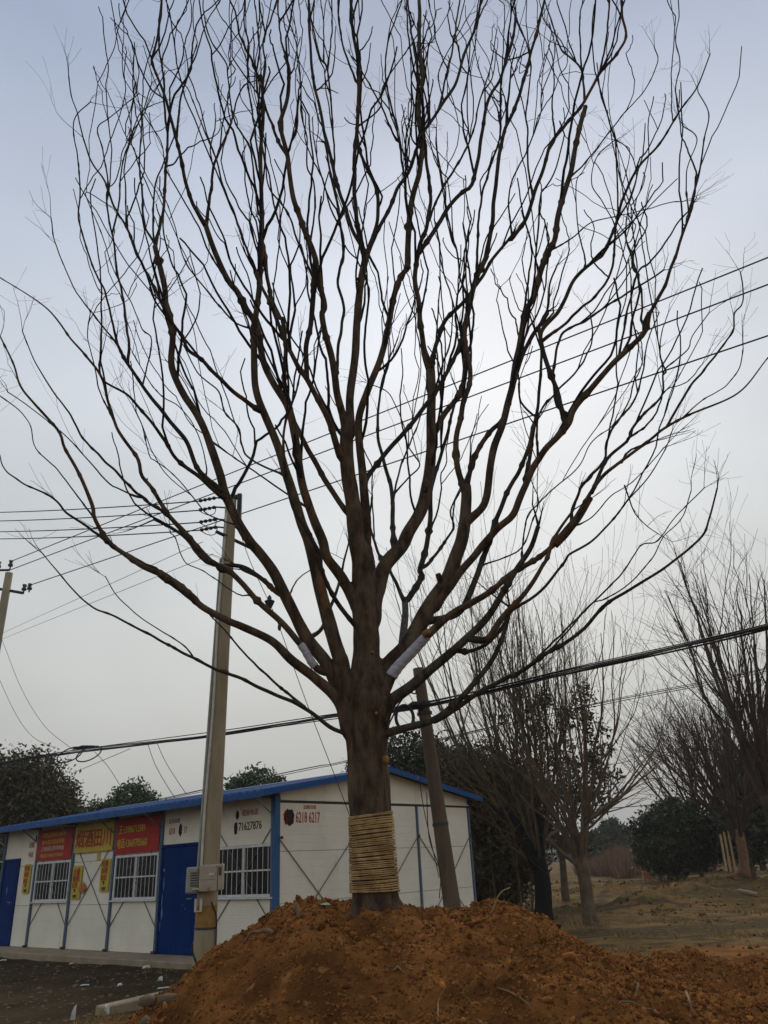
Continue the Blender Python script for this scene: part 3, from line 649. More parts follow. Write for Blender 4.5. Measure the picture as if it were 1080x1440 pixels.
# guy wire with its egg insulators
gw = tag(empty('guy_wire', (float(PT[0]), 13.0, 0)), 'slack guy wire with small insulators running down behind the trunk', 'guy wire')
gpts = np.array([at(333, 735, 12.9), at(352, 790, 12.8), at(379, 848, 12.6), at(393, 882, 12.55), at(430, 985, 12.5), at(478, 1110, 12.4), at(520, 1225, 12.3), at(545, 1300, 12.2)]) - np.array([float(PT[0]), 13.0, 0])
MB().tube(spline(gpts, 0.2), 0.006, 5).build('strand', 'cable', gw)
gi = gpts[2]; MB().tube([gi + np.array([0, 0, h]) for h in (0.14, 0.10, 0.06, 0.03, 0.02, -0.06, -0.12)], [0.012, 0.035, 0.035, 0.09, 0.085, 0.05, 0.012], 10).build('insulator', 'steel_dark', gw, smooth=True)
gi = gpts[3]; MB().tube([gi + np.array([0, 0, h]) for h in (0.06, 0.03, -0.03, -0.06)], [0.01, 0.03, 0.03, 0.01], 8).build('insulator', 'steel_dark', gw, smooth=True)

# the black telephone cable bundle along the leaning pole
def bundle(name, label, pts, n, spread, r, seed, sag=0.02):
    rr = random.Random(seed); root = tag(empty(name, tuple(pts[0])), label, 'cable')
    C = spline(pts, 0.25); o0 = pts[0]
    for k in range(n):
        a, b = rr.uniform(-1, 1) * spread, rr.uniform(-1, 1) * spread; ph = rr.uniform(0, 6.28); fq = rr.uniform(0.25, 0.6); am = spread * rr.uniform(0.2, 0.7)
        P = [c - o0 + np.array([0, a, b + am * math.sin(i * 0.25 * fq + ph)]) for i, c in enumerate(C)]
        MB().tube(P, r * rr.uniform(0.7, 1.3), 5).build('cable', 'cable', root, smooth=True)
    return root
ZC = LT[2] - 0.66
JL = lp_c(ZC) + LBv + np.array([0, -0.16, 0])
cb = bundle('cable_bundle', 'thick bundle of black cables slung from the leaning pole across the yard', [np.array(at(-30, 1078, 24)), at(90, 1058, 22.5), at(300, 1032, 18.2), at(470, 1006, 15.3), JL, at(800, 942, 12.6), at(1000, 898, 11.2), at(1110, 871, 10.5)], 8, 0.050, 0.012, 4)
bundle('cable_bundle', 'thin pair of black cables farther back than the thick bundle', [np.array(at(-10, 1175, 38)), at(395, 1087, 30), at(480, 1070, 28), at(700, 1020, 25.5), at(860, 984, 24), at(1000, 957, 23), at(1120, 930, 22)], 3, 0.08, 0.013, 9)
line(at(780, 1143, 60), at(980, 1127, 60), 0.03, 'faint far wire over the field beside the evergreen bush')
# spare loop on the leaning pole and the tangle on the left
cl = tag(empty('cable_coil', tuple(at(569, 1009, 13.85))), 'round black coil of spare cable hanging beside the leaning pole', 'cable coil')
cc = np.zeros(3)
V = []
for i in range(4 * 40 + 1):
    t = i / 40 * 2 * math.pi; k = i / 40
    V.append((0.150 * math.cos(t) * (1 + 0.03 * math.sin(k * 2)), 0.02 * (k - 2), 0.200 * math.sin(t) * (1 + 0.03 * math.cos(k * 3))))
MB().tube(V, 0.026, 7).build('loop', 'cable', cl, smooth=True)
MB().tube([(0.08, 0, 0.19), (0.16, 0, 0.22), (0.30, 0, 0.21)], [0.03, 0.055, 0.05], 8).build('splice_sleeve', 'cable', cl, smooth=True)
t2 = tag(empty('cable_coil', tuple(at(120, 1055, 22.3))), 'small tangle of black cable loops on the bundle over the yard', 'cable coil')
for k in range(2):
    ox = (-0.42, 0.10)[k]
    MB().tube([(ox + 0.30 * math.cos(t) + 0.16 * math.sin(t), 0.02 * k, -0.1 + 0.20 * math.sin(t)) for t in np.linspace(0, 6.6, 34)], 0.018, 5).build('loop', 'cable', t2, smooth=True)
MB().tube([(-0.35, 0, 0.05), (-0.1, 0, 0.09), (0.25, 0, 0.09)], [0.02, 0.05, 0.03], 7).build('splice_sleeve', 'cable', t2, smooth=True)
# drop wires
for (pts, lb) in (([at(3, 900, 29.8), at(30, 968, 28), at(62, 1020, 26), at(102, 1054, 22.6)], 'sagging thin wire from the far pole down to the cable tangle'),
                  ([at(-12, 930, 29.8), at(20, 1000, 28), at(45, 1035, 27), at(78, 1052, 23)], 'second sagging thin wire left of the cable tangle'),
                  ([at(133, 1057, 22), at(152, 1078, 21.5), at(171, 1108, 21), at(180, 1122, 21)], 'drop wire from the tangle down to the far roof'),
                  ([at(208, 1046, 20), at(218, 1075, 19.5), at(238, 1110, 19), at(246, 1122, 19)], 'left one of two drop wires to the blue roof'),
                  ([at(221, 1045, 20), at(232, 1070, 19.5), at(252, 1102, 19), at(262, 1117, 19)], 'right one of two drop wires to the blue roof'),
                  ([at(105, 1086, 24), at(183, 1053, 21)], 'short thin wire rising to the bundle over the evergreens')):
    tag(MB().tube(spline(np.array(pts), 0.3), 0.008, 5).build('drop_wire', 'cable'), lb, 'wire')

# ------------------------------------------------------------------ THE TREE
TILES = {'TL': (0, 0, 3), 'TC': (360, 0, 3), 'TR': (720, 0, 3), 'ML': (0, 440, 3), 'MC': (360, 440, 3), 'MR': (720, 440, 3), 'K': (340, 760, 2.842), 'LL': (0, 660, 3), 'RR': (640, 760, 2.4545), 'F': (0, 0, 1)}
TY = 8.0
tree_base = at(530, 1285, TY)
tree = tag(empty('bare_tree', (float(tree_base[0]), TY, float(tree_base[2]) - 0.12)), 'huge bare pruned tree with rope wound round its trunk on the soil mound', 'tree')
TO = np.array(tree.location)
BR = {}        # name -> (pixel pts, Y per pt, 3D pts, radii)
def B(name, parent, w0, w1, dY, *segs, m='bark'):
    px = []
    for i in range(0, len(segs), 2):
        ox, oy, s = TILES[segs[i]]
        px += [(ox + q[0] / s, oy + q[1] / s) for q in segs[i + 1]]
    px = np.array(px, float); y0 = TY; wj = None
    if parent:
        pp, py, _, pr = BR[parent]; d = np.hypot(*(pp - px[0]).T); j = int(d.argmin()); dj = d[j]; j = max(0, j - int(dj / 5 * 0.9) - 1); y0 = py[j]; wj = pr[j]
        px = np.vstack([pp[j], px]) if dj > 3 else np.vstack([pp[j], px[1:]])
    while name not in ('t7', 'JK') and len(px) > 3:            # drop points that double back where two notes of the same limb overlap
        e = np.diff(px, axis=0); e = e / (np.linalg.norm(e, axis=1)[:, None] + 1e-9); c = (e[:-1] * e[1:]).sum(1); i = int(c.argmin())
        if c[i] > 0.05: break
        px = np.delete(px, i + 1, 0)
    L = np.concatenate([[0], np.cumsum(np.hypot(*np.diff(px, axis=0).T))]); t = L / L[-1]
    S = spline(np.column_stack([px, 100 * t]), 5.0)           # resample in the picture's scale, then give it its own depth
    t = np.clip(S[:, 2] / 100, 0, 1); px = S[:, :2]
    Y = y0 + dY * (t ** 0.9)
    P = np.array([at(a, b, c) for (a, b), c in zip(px, Y)])
    w = w0 + (w1 - w0) * t ** (0.56 if w0 > 16 else 1.05)
    w = np.maximum(1.5, w * (0.80 + 0.20 * sstep(8, 22, w)))
    r = np.array([0.5 * ww * pxsize(p) for ww, p in zip(w, P)])
    rr = random.Random(name)
    # knobs and small kinks: long gentle bends on thick limbs, tighter ones on thin
    n = len(P); ph = rr.uniform(0, 90); fq = 0.30 if w0 < 7 else 0.16 if w0 < 14 else 0.08
    for i in range(1, n):
        k = r[i] * min(1, i / 6) * (0.9 if w[i] < 6 else 0.35)
        P[i] += k * np.array([mnoise.noise(Vector((i * fq, ph, 0))), mnoise.noise(Vector((i * fq, ph, 7))), mnoise.noise(Vector((i * fq, ph, 3)))])
    r = r * np.array([1 + 0.07 * mnoise.noise(Vector((i * 0.2, ph, 5))) for i in range(n)])
    for _ in range(max(1, n // 8)):
        i = rr.randrange(1, n)
        if w[i] < 9: r[i] *= rr.uniform(1.15, 1.5)
    if parent and wj is not None:
        for i in range(min(5, n)): r[i] = min(max(r[i] * (1 + 0.38 * (1 - i / 5)), r[i]), max(wj * 0.97, r[i]))
    BR[name] = (px, Y, P, r)
    sides = 14 if w0 > 14 else 9 if w0 > 6 else 6
    P2 = np.vstack([P, P[-1] + (P[-1] - P[-2]) * 0.4]); r2 = np.append(r, r[-1] * 0.3)
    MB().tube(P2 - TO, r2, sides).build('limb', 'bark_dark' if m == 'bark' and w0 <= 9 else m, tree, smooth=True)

# trunk, with root flare and the swelling under the fork
TRK = np.array([(534, 1300, 112), (533, 1288, 92), (530, 1275, 74), (527, 1255, 65), (524, 1200, 60), (521, 1140, 57), (518, 1090, 58), (516, 1060, 57), (515, 1030, 58), (516, 1005, 64), (517, 985, 66), (518, 955, 40), (517, 925, 14)], float)
S = spline(TRK, 6.0); BR['trunk'] = (S[:, :2], np.full(len(S), TY), np.array([at(a, b, TY) for a, b, _ in S]), None)
P = BR['trunk'][2]; rr_ = np.array([0.5 * w * pxsize(p) for w, p in zip(S[:, 2], P)]); BR['trunk'] = (*BR['trunk'][:3], rr_)
def trunk_mesh():
    n = 40; V = []; F = []
    for i, (p, r) in enumerate(zip(P, rr_)):
        for j in range(n):
            a = 2 * math.pi * j / n
            flare = 1 + 0.10 * sstep(1240, 1290, S[i, 1]) * math.cos(a * 5 + 1)
            q = 1 + 0.045 * mnoise.noise(Vector((math.cos(a) * 2, math.sin(a) * 2, p[2] * 1.2))) + 0.03 * mnoise.noise(Vector((math.cos(a) * 6, math.sin(a) * 6, p[2] * 3)))
            top_ = sstep(1075, 1000, S[i, 1]) * (0.10 * math.cos(a * 4 + 0.4))
            V.append(p - TO + r * q * (flare + top_) * np.array([math.cos(a), math.sin(a), 0]))
    for i in range(len(P) - 1):
        for j in range(n): F.append((i * n + j, i * n + (j + 1) % n, (i + 1) * n + (j + 1) % n, (i + 1) * n + j))
    F.append(tuple(range((len(P) - 1) * n, len(P) * n)))
    F.append(tuple(range(n - 1, -1, -1)))
    return MB().add(V, F)

# --- centre stems
B('C', 'trunk', 50, 31, 0.1, 'F', [(518, 1010), (517, 960), (516, 880), (513, 800), (508, 770)])
B('CL', 'C', 27, 19, -0.25, 'F', [(510, 800), (500, 750), (495, 705), (489, 660), (487, 612), (489, 596)])
B('CR', 'C', 19, 9, 0.5, 'F', [(515, 800), (515, 750)], 'MC', [(465, 860), (452, 700), (435, 560), (435, 440), (470, 330), (520, 210), (550, 100), (570, 0)], 'TC', [(555, 1330), (585, 1240), (610, 1170), (645, 1125)])
B('C1', 'CL', 13, 9, -0.7, 'MC', [(380, 480), (340, 330), (320, 190), (290, 80), (280, 0)], 'TC', [(290, 1300), (270, 1200), (252, 1100)])
B('C2', 'CL', 14, 12, 0.4, 'MC', [(400, 500), (395, 400), (400, 300), (420, 150), (430, 0)], 'TC', [(430, 1300), (440, 1200), (468, 1060)])
B('A11', 'CL', 12, 5, -1.0, 'MC', [(355, 600), (320, 490), (270, 380), (215, 280), (180, 230), (120, 110), (75, 0)], 'TC', [(30, 1230), (0, 1150)])
B('C1b', 'A11', 9, 9, -0.3, 'MC', [(205, 260), (210, 150), (230, 60), (235, 0)], 'TC', [(240, 1250), (250, 1100)])
B('c1', 'C1', 10, 6, -0.5, 'TC', [(250, 1090), (190, 930), (150, 800), (135, 660), (105, 530), (130, 430), (140, 300), (125, 235)])
B('c1x', 'c1', 4, 2.5, -0.2, 'TC', [(128, 240), (105, 160), (95, 60), (93, -30)])
B('c2', 'c1', 6, 3, 0.4, 'TC', [(135, 650), (100, 600), (50, 480), (30, 420), (20, 330)])
B('c3', 'C2', 7, 4, 0.5, 'TC', [(460, 1060), (400, 960), (360, 830), (330, 720), (290, 580), (270, 450), (245, 350), (230, 200), (220, -20)])
B('c4', 'C2', 8, 5, -0.4, 'TC', [(445, 1040), (422, 900), (415, 770), (420, 600), (430, 430), (430, 260), (410, 130), (395, -20)])
B('c5', 'C2', 7, 5, 0.1, 'TC', [(480, 1030), (515, 910), (500, 780), (440, 650), (425, 540)])
B('c6', 'c4', 3.2, 1.6, 0.6, 'TC', [(430, 530), (520, 460), (530, 390), (560, 320), (650, 195), (690, 130)])
B('c7', 'C2', 7, 4, 0.8, 'TC', [(490, 1020), (550, 910), (600, 800), (640, 730), (690, 600), (740, 510), (810, 410), (850, 330), (880, 220), (930, 100), (952, -10)])
B('c24', 'c7', 4, 3, 0.3, 'TC', [(775, 450), (800, 330), (830, 200), (860, -10)])
B('c24b', 'c7', 2.5, 1.4, -0.3, 'TC', [(790, 420), (770, 320), (800, 235), (850, 150), (900, 60)])
B('c8', 'CR', 11, 6, 0.4, 'TC', [(640, 1110), (640, 1000), (655, 850), (690, 720), (700, 600), (685, 470), (705, 320), (690, 200), (688, -20)])
B('c25', 'c8', 4.5, 3, 0.3, 'TC', [(690, 340), (665, 200), (645, 50), (640, -20)])
B('c25b', 'c8', 3, 2, -0.4, 'TC', [(685, 620), (655, 570), (665, 450), (655, 340), (680, 230)])
B('c13', 'c8', 5, 2, -0.5, 'TC', [(640, 890), (620, 720), (600, 570), (560, 400), (545, 290), (560, 170), (610, 20), (620, -20)])
B('c14', 'c13', 4, 2.5, -0.4, 'TC', [(590, 590), (530, 450), (480, 360), (430, 270)])
B('c26', 'c4', 4, 3, -0.3, 'TC', [(420, 340), (370, 200), (350, 80), (345, -20)])
B('c15', 'C1', 4.5, 2, 0.5, 'TC', [(240, 1170), (170, 1000), (130, 890), (60, 800), (40, 700), (20, 600)])
B('c18', 'C1', 6, 4, 0.6, 'MC', [(340, 250), (350, 100)], 'TC', [(350, 1440), (370, 1300), (345, 1180), (370, 1070), (350, 900), (325, 780), (290, 600)])
B('c16', 'c18', 4, 3, 0.4, 'TC', [(345, 860), (330, 770), (330, 650), (320, 480), (300, 290), (270, 240), (240, 120), (225, 30)])
B('c19', 'c16', 3, 2.5, -0.2, 'TC', [(300, 290), (320, 130), (320, -20)]); B('c19b', 'c16', 2.8, 2, 0.4, 'TC', [(275, 250), (285, 100), (270, -20)])
B('c17', 'c1', 3.4, 2, 0.6, 'TC', [(225, 1020), (250, 860), (240, 760), (215, 700), (215, 590), (190, 480), (190, 370), (170, 190), (130, 60), (125, -20)])
B('c17b', 'c1', 3, 2, -0.4, 'TC', [(142, 630), (160, 540), (190, 380)])
# --- right-hand fork of the centre stem
B('D', 'C', 27, 13, 0.9, 'K', [(515, 300), (545, 180), (580, 90), (640, 20)], 'MC', [(640, 930), (695, 830), (725, 700), (738, 560), (740, 420), (740, 300), (738, 225)])
B('D1', 'D', 10, 8, -0.3, 'MC', [(735, 230), (710, 150), (695, 60), (690, 0)], 'TC', [(710, 1420), (685, 1260), (672, 1170), (685, 1060)])
B('c9', 'D1', 7.5, 5, -0.2, 'TC', [(690, 1040), (720, 950), (735, 830), (720, 680), (705, 560)])
B('c10', 'D1', 8, 4, 0.5, 'TC', [(690, 1060), (760, 960), (810, 870), (870, 810), (908, 780), (940, 660), (960, 520), (990, 400), (1030, 330), (1080, 180), (1095, 60)])
B('c10b', 'D1', 5, 2, -0.5, 'TC', [(690, 1040), (740, 900), (790, 790), (870, 660), (920, 540), (940, 440), (990, 280), (1015, 130)])
B('D2', 'D', 8, 5, 0.5, 'MC', [(745, 230), (760, 130), (800, 30)], 'TC', [(880, 1270), (960, 1150), (1040, 1040), (1080, 990)])
B('D3', 'D', 10, 9, 0.6, 'MC', [(755, 500), (800, 420), (860, 340), (885, 200), (880, 80)], 'TC', [(895, 1310), (925, 1190), (975, 1080)])
B('c20', 'D3', 8, 4, 0.3, 'TC', [(975, 1080), (1000, 920), (1010, 800), (1040, 580), (1090, 460)], 'TR', [(60, 300), (130, 30), (140, -20)])
B('c23', 'D3', 5, 3, -0.4, 'TC', [(935, 1160), (945, 870), (990, 700), (1030, 570), (1030, 400), (1050, 250)])
B('c22', 'D3', 4, 2, 0.6, 'TC', [(865, 1190), (850, 1080), (810, 920), (790, 780), (765, 640), (760, 540)])
B('D4', 'CR', 9, 7, 0.8, 'MC', [(470, 690), (540, 600), (620, 510), (700, 410), (800, 270), (870, 110)])
B('D5', 'D', 9, 2, 1.6, 'MC', [(580, 960), (576, 860), (575, 770), (550, 660), (520, 560), (515, 430), (530, 300), (560, 200), (600, 100)], m='bark_grey')
B('D5b', 'D5', 4, 1.6, 0.6, 'MC', [(578, 780), (600, 680), (640, 570), (690, 450), (720, 300)], m='bark_grey')
B('D5c', 'D5', 3, 1.5, 0.4, 'MC', [(570, 760), (640, 700), (690, 640), (640, 560), (625, 480), (560, 340), (480, 300)], m='bark_grey')
# --- left limbs
B('A1', 'trunk', 29, 5, -0.9, 'K', [(455, 740), (430, 620), (400, 500), (368, 390), (330, 250), (300, 130), (268, 0)], 'MC', [(190, 880), (140, 720), (100, 590), (45, 450), (5, 340)], 'F', [(358, 520), (357, 470), (362, 430), (366, 380), (368, 300), (366, 230), (370, 170), (367, 105)])
B('t14', 'A1', 5, 3, -0.4, 'TL', [(1085, 310), (1050, 230), (1012, 150), (1000, 80), (965, -20)])
B('A1r', 'A1', 4, 2.6, 0.3, 'TC', [(40, 280), (30, 180), (60, 90), (95, -20)])
B('A1s', 'A1', 4, 2.6, 0.5, 'TL', [(1090, 700), (1065, 480), (1045, 330), (1050, 200), (1030, 90), (1035, -20)])
B('A1t', 'A1', 4, 2.2, -0.6, 'TC', [(20, 560), (10, 420), (0, 330), (15, 200), (0, 60), (-10, -20)])
B('A9', 'C', 19, 9, -0.5, 'K', [(455, 260), (400, 150), (340, 70), (305, 0)], 'MC', [(280, 960), (240, 860), (200, 740), (180, 640), (165, 520), (135, 400), (70, 290), (30, 200), (5, 60)], 'F', [(345, 432), (333, 410), (320, 393), (300, 347), (288, 314)])
B('t9', 'A9', 7, 3, -0.5, 'TL', [(865, 940), (810, 850), (770, 700), (740, 570), (700, 430), (650, 290), (640, 250), (665, 140), (685, -20)])
B('t10', 'A9', 6, 2, 0.6, 'TL', [(865, 940), (890, 800), (905, 690), (960, 560), (985, 480), (1000, 420), (1030, 360), (1080, 340)])
B('t11', 't9', 4, 1.5, 0.3, 'TL', [(740, 570), (760, 430), (790, 320), (830, 220), (870, 100), (930, 0)])
B('t12', 'A1', 5, 1.6, -0.7, 'TL', [(1075, 1150), (1000, 930), (940, 780), (910, 670), (850, 520), (800, 390), (760, 340), (700, 280)])
B('t12b', 'A1', 4, 2, 0.8, 'TL', [(1090, 900), (1060, 650), (1020, 560), (985, 500), (960, 320), (950, 260), (890, 170), (860, 60), (857, -20)])
B('t15', 'A9', 3.6, 1.4, -0.8, 'TL', [(960, 1190), (880, 1060), (840, 960), (760, 820), (700, 710), (680, 600), (610, 490)])
B('t16', 'A9', 3.6, 1.4, 0.9, 'TL', [(1010, 1370), (960, 1330), (860, 1210), (780, 1100), (730, 930), (690, 820)])
B('A10', 'CL', 10, 6, 0.9, 'MC', [(375, 830), (300, 720), (240, 610), (190, 520), (150, 430), (120, 300), (125, 150), (110, 20)], 'TC', [(100, 1340), (60, 1230), (40, 1110), (20, 950)])
B('A8', 'C', 9, 3, -1.2, 'MC', [(420, 1320), (330, 1200), (280, 1090), (265, 1000), (200, 900), (150, 800), (120, 640), (120, 480), (170, 330), (200, 200)])
B('A2', 'trunk', 25, 9, -0.8, 'K', [(440, 720), (395, 600), (345, 500), (270, 400), (210, 290), (170, 210), (130, 130), (70, 50), (30, 0)], 'ML', [(1000, 870), (950, 760), (930, 680), (880, 540), (830, 430), (780, 350), (735, 260), (722, 200), (730, 100), (712, 0)], 'TL', [(698, 1280), (690, 1200), (655, 1040)])
B('t1', 'A2', 5.5, 2.6, 0.2, 'TL', [(655, 1030), (690, 880), (700, 700), (708, 590), (695, 470), (690, 330), (670, 180), (680, 60), (685, -20)])
B('t2', 'A2', 4.5, 1.4, -0.4, 'TL', [(655, 1030), (610, 950), (600, 820), (588, 680), (598, 520), (580, 400), (560, 300)])
B('t3', 'A2', 4, 2, 0.6, 'TL', [(650, 1010), (645, 900), (655, 780), (690, 690), (740, 560)])
B('t8', 'A2', 5.5, 1.4, -0.6, 'TL', [(690, 1290), (630, 1170), (580, 1080), (540, 970), (480, 870), (440, 760), (390, 690), (350, 580), (330, 490), (300, 400), (290, 320)])
B('t8b', 't8', 3, 1.4, 0.5, 'TL', [(530, 940), (530, 800), (525, 700), (550, 600), (600, 480), (640, 350)])
B('l5', 'A1', 8, 5, -0.8, 'ML', [(1075, 400), (950, 300), (850, 200), (790, 150), (770, 100), (720, 30)], 'TL', [(690, 1290)])
B('Sl', 'A2', 9, 5, -0.6, 'ML', [(920, 740), (835, 660), (785, 540), (700, 430), (620, 330), (540, 215), (490, 125)])
B('t4', 'Sl', 4.2, 1.6, -0.2, 'TL', [(490, 1430), (445, 1240), (390, 1120), (340, 960), (330, 900), (338, 820), (330, 680), (310, 560), (320, 490), (380, 430)])
B('t5', 'Sl', 5, 1.4, 0.4, 'ML', [(540, 190), (545, 130), (525, 0)], 'TL', [(520, 1260), (495, 1150), (480, 1020), (468, 970), (450, 850), (455, 760), (430, 620), (412, 540), (470, 490), (585, 395)])
B('t5b', 't5', 3.4, 1.3, 0.4, 'TL', [(468, 970), (500, 870), (515, 700), (545, 600), (590, 480), (650, 440)])
B('t6', 'Sl', 3.2, 1, -0.5, 'TL', [(490, 1440), (470, 1420), (380, 1310), (310, 1210), (235, 1030), (215, 920)])
B('t7', 'Sl', 2.6, 1.2, 0.8, 'TL', [(640, 1440), (600, 1390), (560, 1290), (480, 1140), (430, 990), (375, 860), (365, 810), (450, 860)])
B('l1', 'A2', 8, 3, -1.1, 'ML', [(930, 770), (835, 690), (742, 612), (700, 540), (620, 440), (540, 350), (440, 290), (420, 240), (420, 200)])
B('l3', 'A9', 3.4, 1.5, 0.9, 'ML', [(1075, 670), (960, 590), (870, 520), (830, 400), (770, 280), (700, 200)])
B('l4', 'A1', 4, 2, 1.1, 'ML', [(1060, 620), (1020, 560), (1010, 490), (950, 420), (920, 330), (840, 260), (780, 150)], m='bark_grey')
B('l6', 'Sl', 2.4, 1.2, 0.7, 'ML', [(870, 640), (830, 500), (760, 400), (660, 330), (560, 170)])
B('l2', 'A2', 2.6, 1.2, -0.5, 'ML', [(880, 850), (800, 760), (730, 680), (650, 620), (630, 600), (600, 480), (565, 400)])
B('A3', 'A2', 12, 1.4, -1.0, 'F', [(446, 940), (425, 910), (393, 873), (365, 848), (340, 820), (318, 800)], 'ML', [(890, 1050), (800, 950), (700, 840), (650, 750), (600, 690), (585, 620), (520, 530), (475, 440), (430, 280), (370, 190), (300, 110)], 'TL', [(190, 1295), (0, 1170)])
B('A3s', 'A3', 9, 9, -0.1, 'F', [(312, 802), (304, 794), (296, 789)])
B('l7', 'A3', 6, 1.4, -0.6, 'ML', [(790, 950), (700, 850), (600, 780), (490, 670), (360, 540), (290, 420), (230, 340), (150, 210), (120, 140), (95, 80)])
B('l7b', 'A3', 3, 1.4, 0.5, 'ML', [(470, 440), (420, 330), (400, 230), (370, 100), (380, 0)])
B('l8', 'l7', 3, 1, 0.5, 'ML', [(560, 770), (500, 740), (460, 720), (370, 620), (300, 540), (230, 480), (130, 400), (35, 335)])
B('A3b', 'A2', 9, 5, 0.6, 'K', [(130, 200), (60, 140), (0, 105)], 'ML', [(980, 1150), (920, 1060), (850, 1030), (760, 930), (650, 870)])
B('A4', 'trunk', 23, 2.5, -1.2, 'K', [(430, 760), (395, 650), (290, 550), (200, 480), (120, 400), (0, 345)], 'LL', [(960, 640), (850, 580), (790, 520), (690, 450), (600, 410), (520, 355), (450, 300), (400, 210), (390, 150)], 'ML', [(330, 670), (270, 570), (240, 490), (100, 330), (60, 220), (0, 100)])
B('A4b', 'A4', 6, 4, 0.25, 'LL', [(800, 530), (770, 490), (690, 440), (600, 390), (540, 360), (490, 330)])
B('A4c', 'A4', 5, 1.8, -0.5, 'LL', [(450, 300), (370, 240), (290, 190), (220, 120), (100, 60), (20, 0)], 'ML', [(0, 600)])
B('A4d', 'A4', 12, 9, 0.1, 'LL', [(800, 535), (740, 490), (672, 448)], m='bark_grey')
B('l9', 'A4', 3, 1.1, 0.4, 'ML', [(400, 850), (310, 750), (240, 660), (150, 570), (130, 480), (80, 410), (0, 350)])
B('A5', 'trunk', 8, 1.8, -1.0, 'K', [(440, 800), (420, 780), (350, 745), (240, 660), (140, 620), (0, 555)], 'LL', [(860, 820), (700, 735), (620, 690), (470, 615), (390, 580), (310, 510), (180, 355)])
B('A5b', 'A5', 5, 2, 0.6, 'K', [(240, 655), (140, 575), (70, 510), (0, 440)], 'LL', [(950, 680), (890, 620), (870, 590)])
B('A5c', 'A5', 2.6, 1, 0.3, 'LL', [(800, 770), (750, 725), (600, 630), (495, 535), (460, 480), (445, 455)])
B('l10', 'A3', 2.4, 1, -0.5, 'LL', [(1050, 530), (1000, 525), (860, 430), (780, 390), (740, 290), (720, 270)])
B('A6', 'A2', 3, 1.8, 0.3, 'K', [(190, 225), (220, 160), (270, 120)])
B('A7', 'A2', 8, 3, 1.5, 'K', [(270, 390), (320, 350), (370, 230), (395, 160), (405, 100), (425, 10)], m='bark_grey')
B('K1', 'A2', 9, 4, 0.5, 'K', [(130, 200), (90, 160), (0, 115)])
# --- right limbs
B('E', 'trunk', 34, 16, 0.4, 'K', [(545, 640), (580, 520), (650, 440), (710, 350), (760, 250), (820, 160), (855, 60)], 'MC', [(865, 960), (880, 880), (885, 780), (882, 730)])
B('E1', 'E', 11, 7, 0.3, 'MC', [(880, 740), (850, 650), (845, 540), (870, 400), (900, 300), (900, 200), (880, 100), (885, 0)])
B('E2', 'E', 13, 8, -0.3, 'MC', [(890, 880), (960, 810), (985, 700), (1000, 580), (1050, 440), (1075, 330)], 'MR', [(15, 220), (40, 100), (55, 0)], 'TR', [(90, 1250), (140, 1090), (180, 1010), (200, 880), (250, 720), (270, 600), (310, 450)])
B('E3', 'E', 9, 7, 0.7, 'MC', [(885, 740), (900, 680), (930, 590), (990, 500), (1050, 430)], 'MR', [(40, 190), (110, 60), (150, 0)])
B('E4', 'E', 13, 9, -0.9, 'MC', [(760, 1240), (820, 1150), (900, 1050), (1000, 930), (1080, 850)], 'MR', [(60, 720), (130, 590), (230, 480), (260, 410), (350, 300), (440, 200), (550, 90), (580, 0)])
B('r11', 'E4', 7, 1.3, -0.3, 'TR', [(560, 1370), (570, 1340), (640, 1220), (680, 1100), (740, 930), (750, 880), (790, 730), (810, 590), (830, 480), (785, 390)])
B('r12', 'r11', 2.6, 1, -0.3, 'TR', [(740, 900), (735, 730), (780, 590), (720, 530)])
B('r18', 'E4', 4.5, 2.6, 0.4, 'TR', [(470, 1400), (525, 1160), (580, 1110), (650, 1020), (700, 940), (748, 885)])
B('r13', 'E4', 4, 1.3, 0.7, 'TR', [(545, 1350), (550, 1250), (520, 1130), (480, 1000), (490, 880), (525, 740), (490, 630), (435, 590)])
B('r1', 'D2', 7, 4, -0.5, 'TR', [(0, 1010), (60, 920), (110, 780), (160, 620), (230, 520), (300, 440), (370, 310), (440, 230), (480, 150), (465, 60), (460, -20)])
B('r2', 'r1', 4, 3, 0.2, 'TR', [(380, 300), (400, 150), (412, -20)]); B('r3', 'r1', 4, 2, 0.5, 'TR', [(310, 420), (290, 290), (210, 210), (170, 100), (130, -20)]); B('r4', 'r3', 3, 2.4, -0.2, 'TR', [(290, 290), (285, 100), (302, -20)])
B('r6', 'r1', 4, 2, 0.6, 'TR', [(90, 830), (70, 720), (65, 560), (60, 470), (80, 300), (60, 180), (20, 90), (0, 30)])
B('r7', 'r1', 3.4, 1.6, -0.5, 'TR', [(0, 1000), (-10, 800), (70, 620), (120, 480), (125, 400), (180, 230), (160, 100)])
B('r8', 'E4', 9, 2, 0.4, 'MR', [(240, 470), (200, 370), (190, 330)], 'TR', [(120, 1420), (200, 1310), (270, 1170), (360, 1090), (400, 1040), (440, 940), (470, 830), (530, 710), (620, 610), (710, 465), (780, 370), (835, 230)])
B('r9', 'r8', 2.6, 1, 0.2, 'TR', [(710, 465), (690, 370), (710, 270), (690, 170), (705, 60), (700, -10)])
B('r10', 'r8', 6, 3.5, -0.4, 'TR', [(150, 1420), (220, 1370), (290, 1300), (360, 1240), (420, 1140), (435, 990)])
B('r14', 'E4', 5.5, 3, 0.9, 'MR', [(250, 430), (180, 360)], 'TR', [(200, 1430), (320, 1350), (400, 1290), (500, 1230), (640, 1140)])
B('r15', 'E2', 3, 1, -0.8, 'TR', [(185, 1045), (260, 1000), (330, 940), (430, 915), (560, 885), (660, 855), (720, 850)])
B('r16', 'E2', 3, 1, 0.6, 'TR', [(255, 740), (340, 650), (400, 570), (480, 470), (560, 380), (615, 260), (600, 200)])
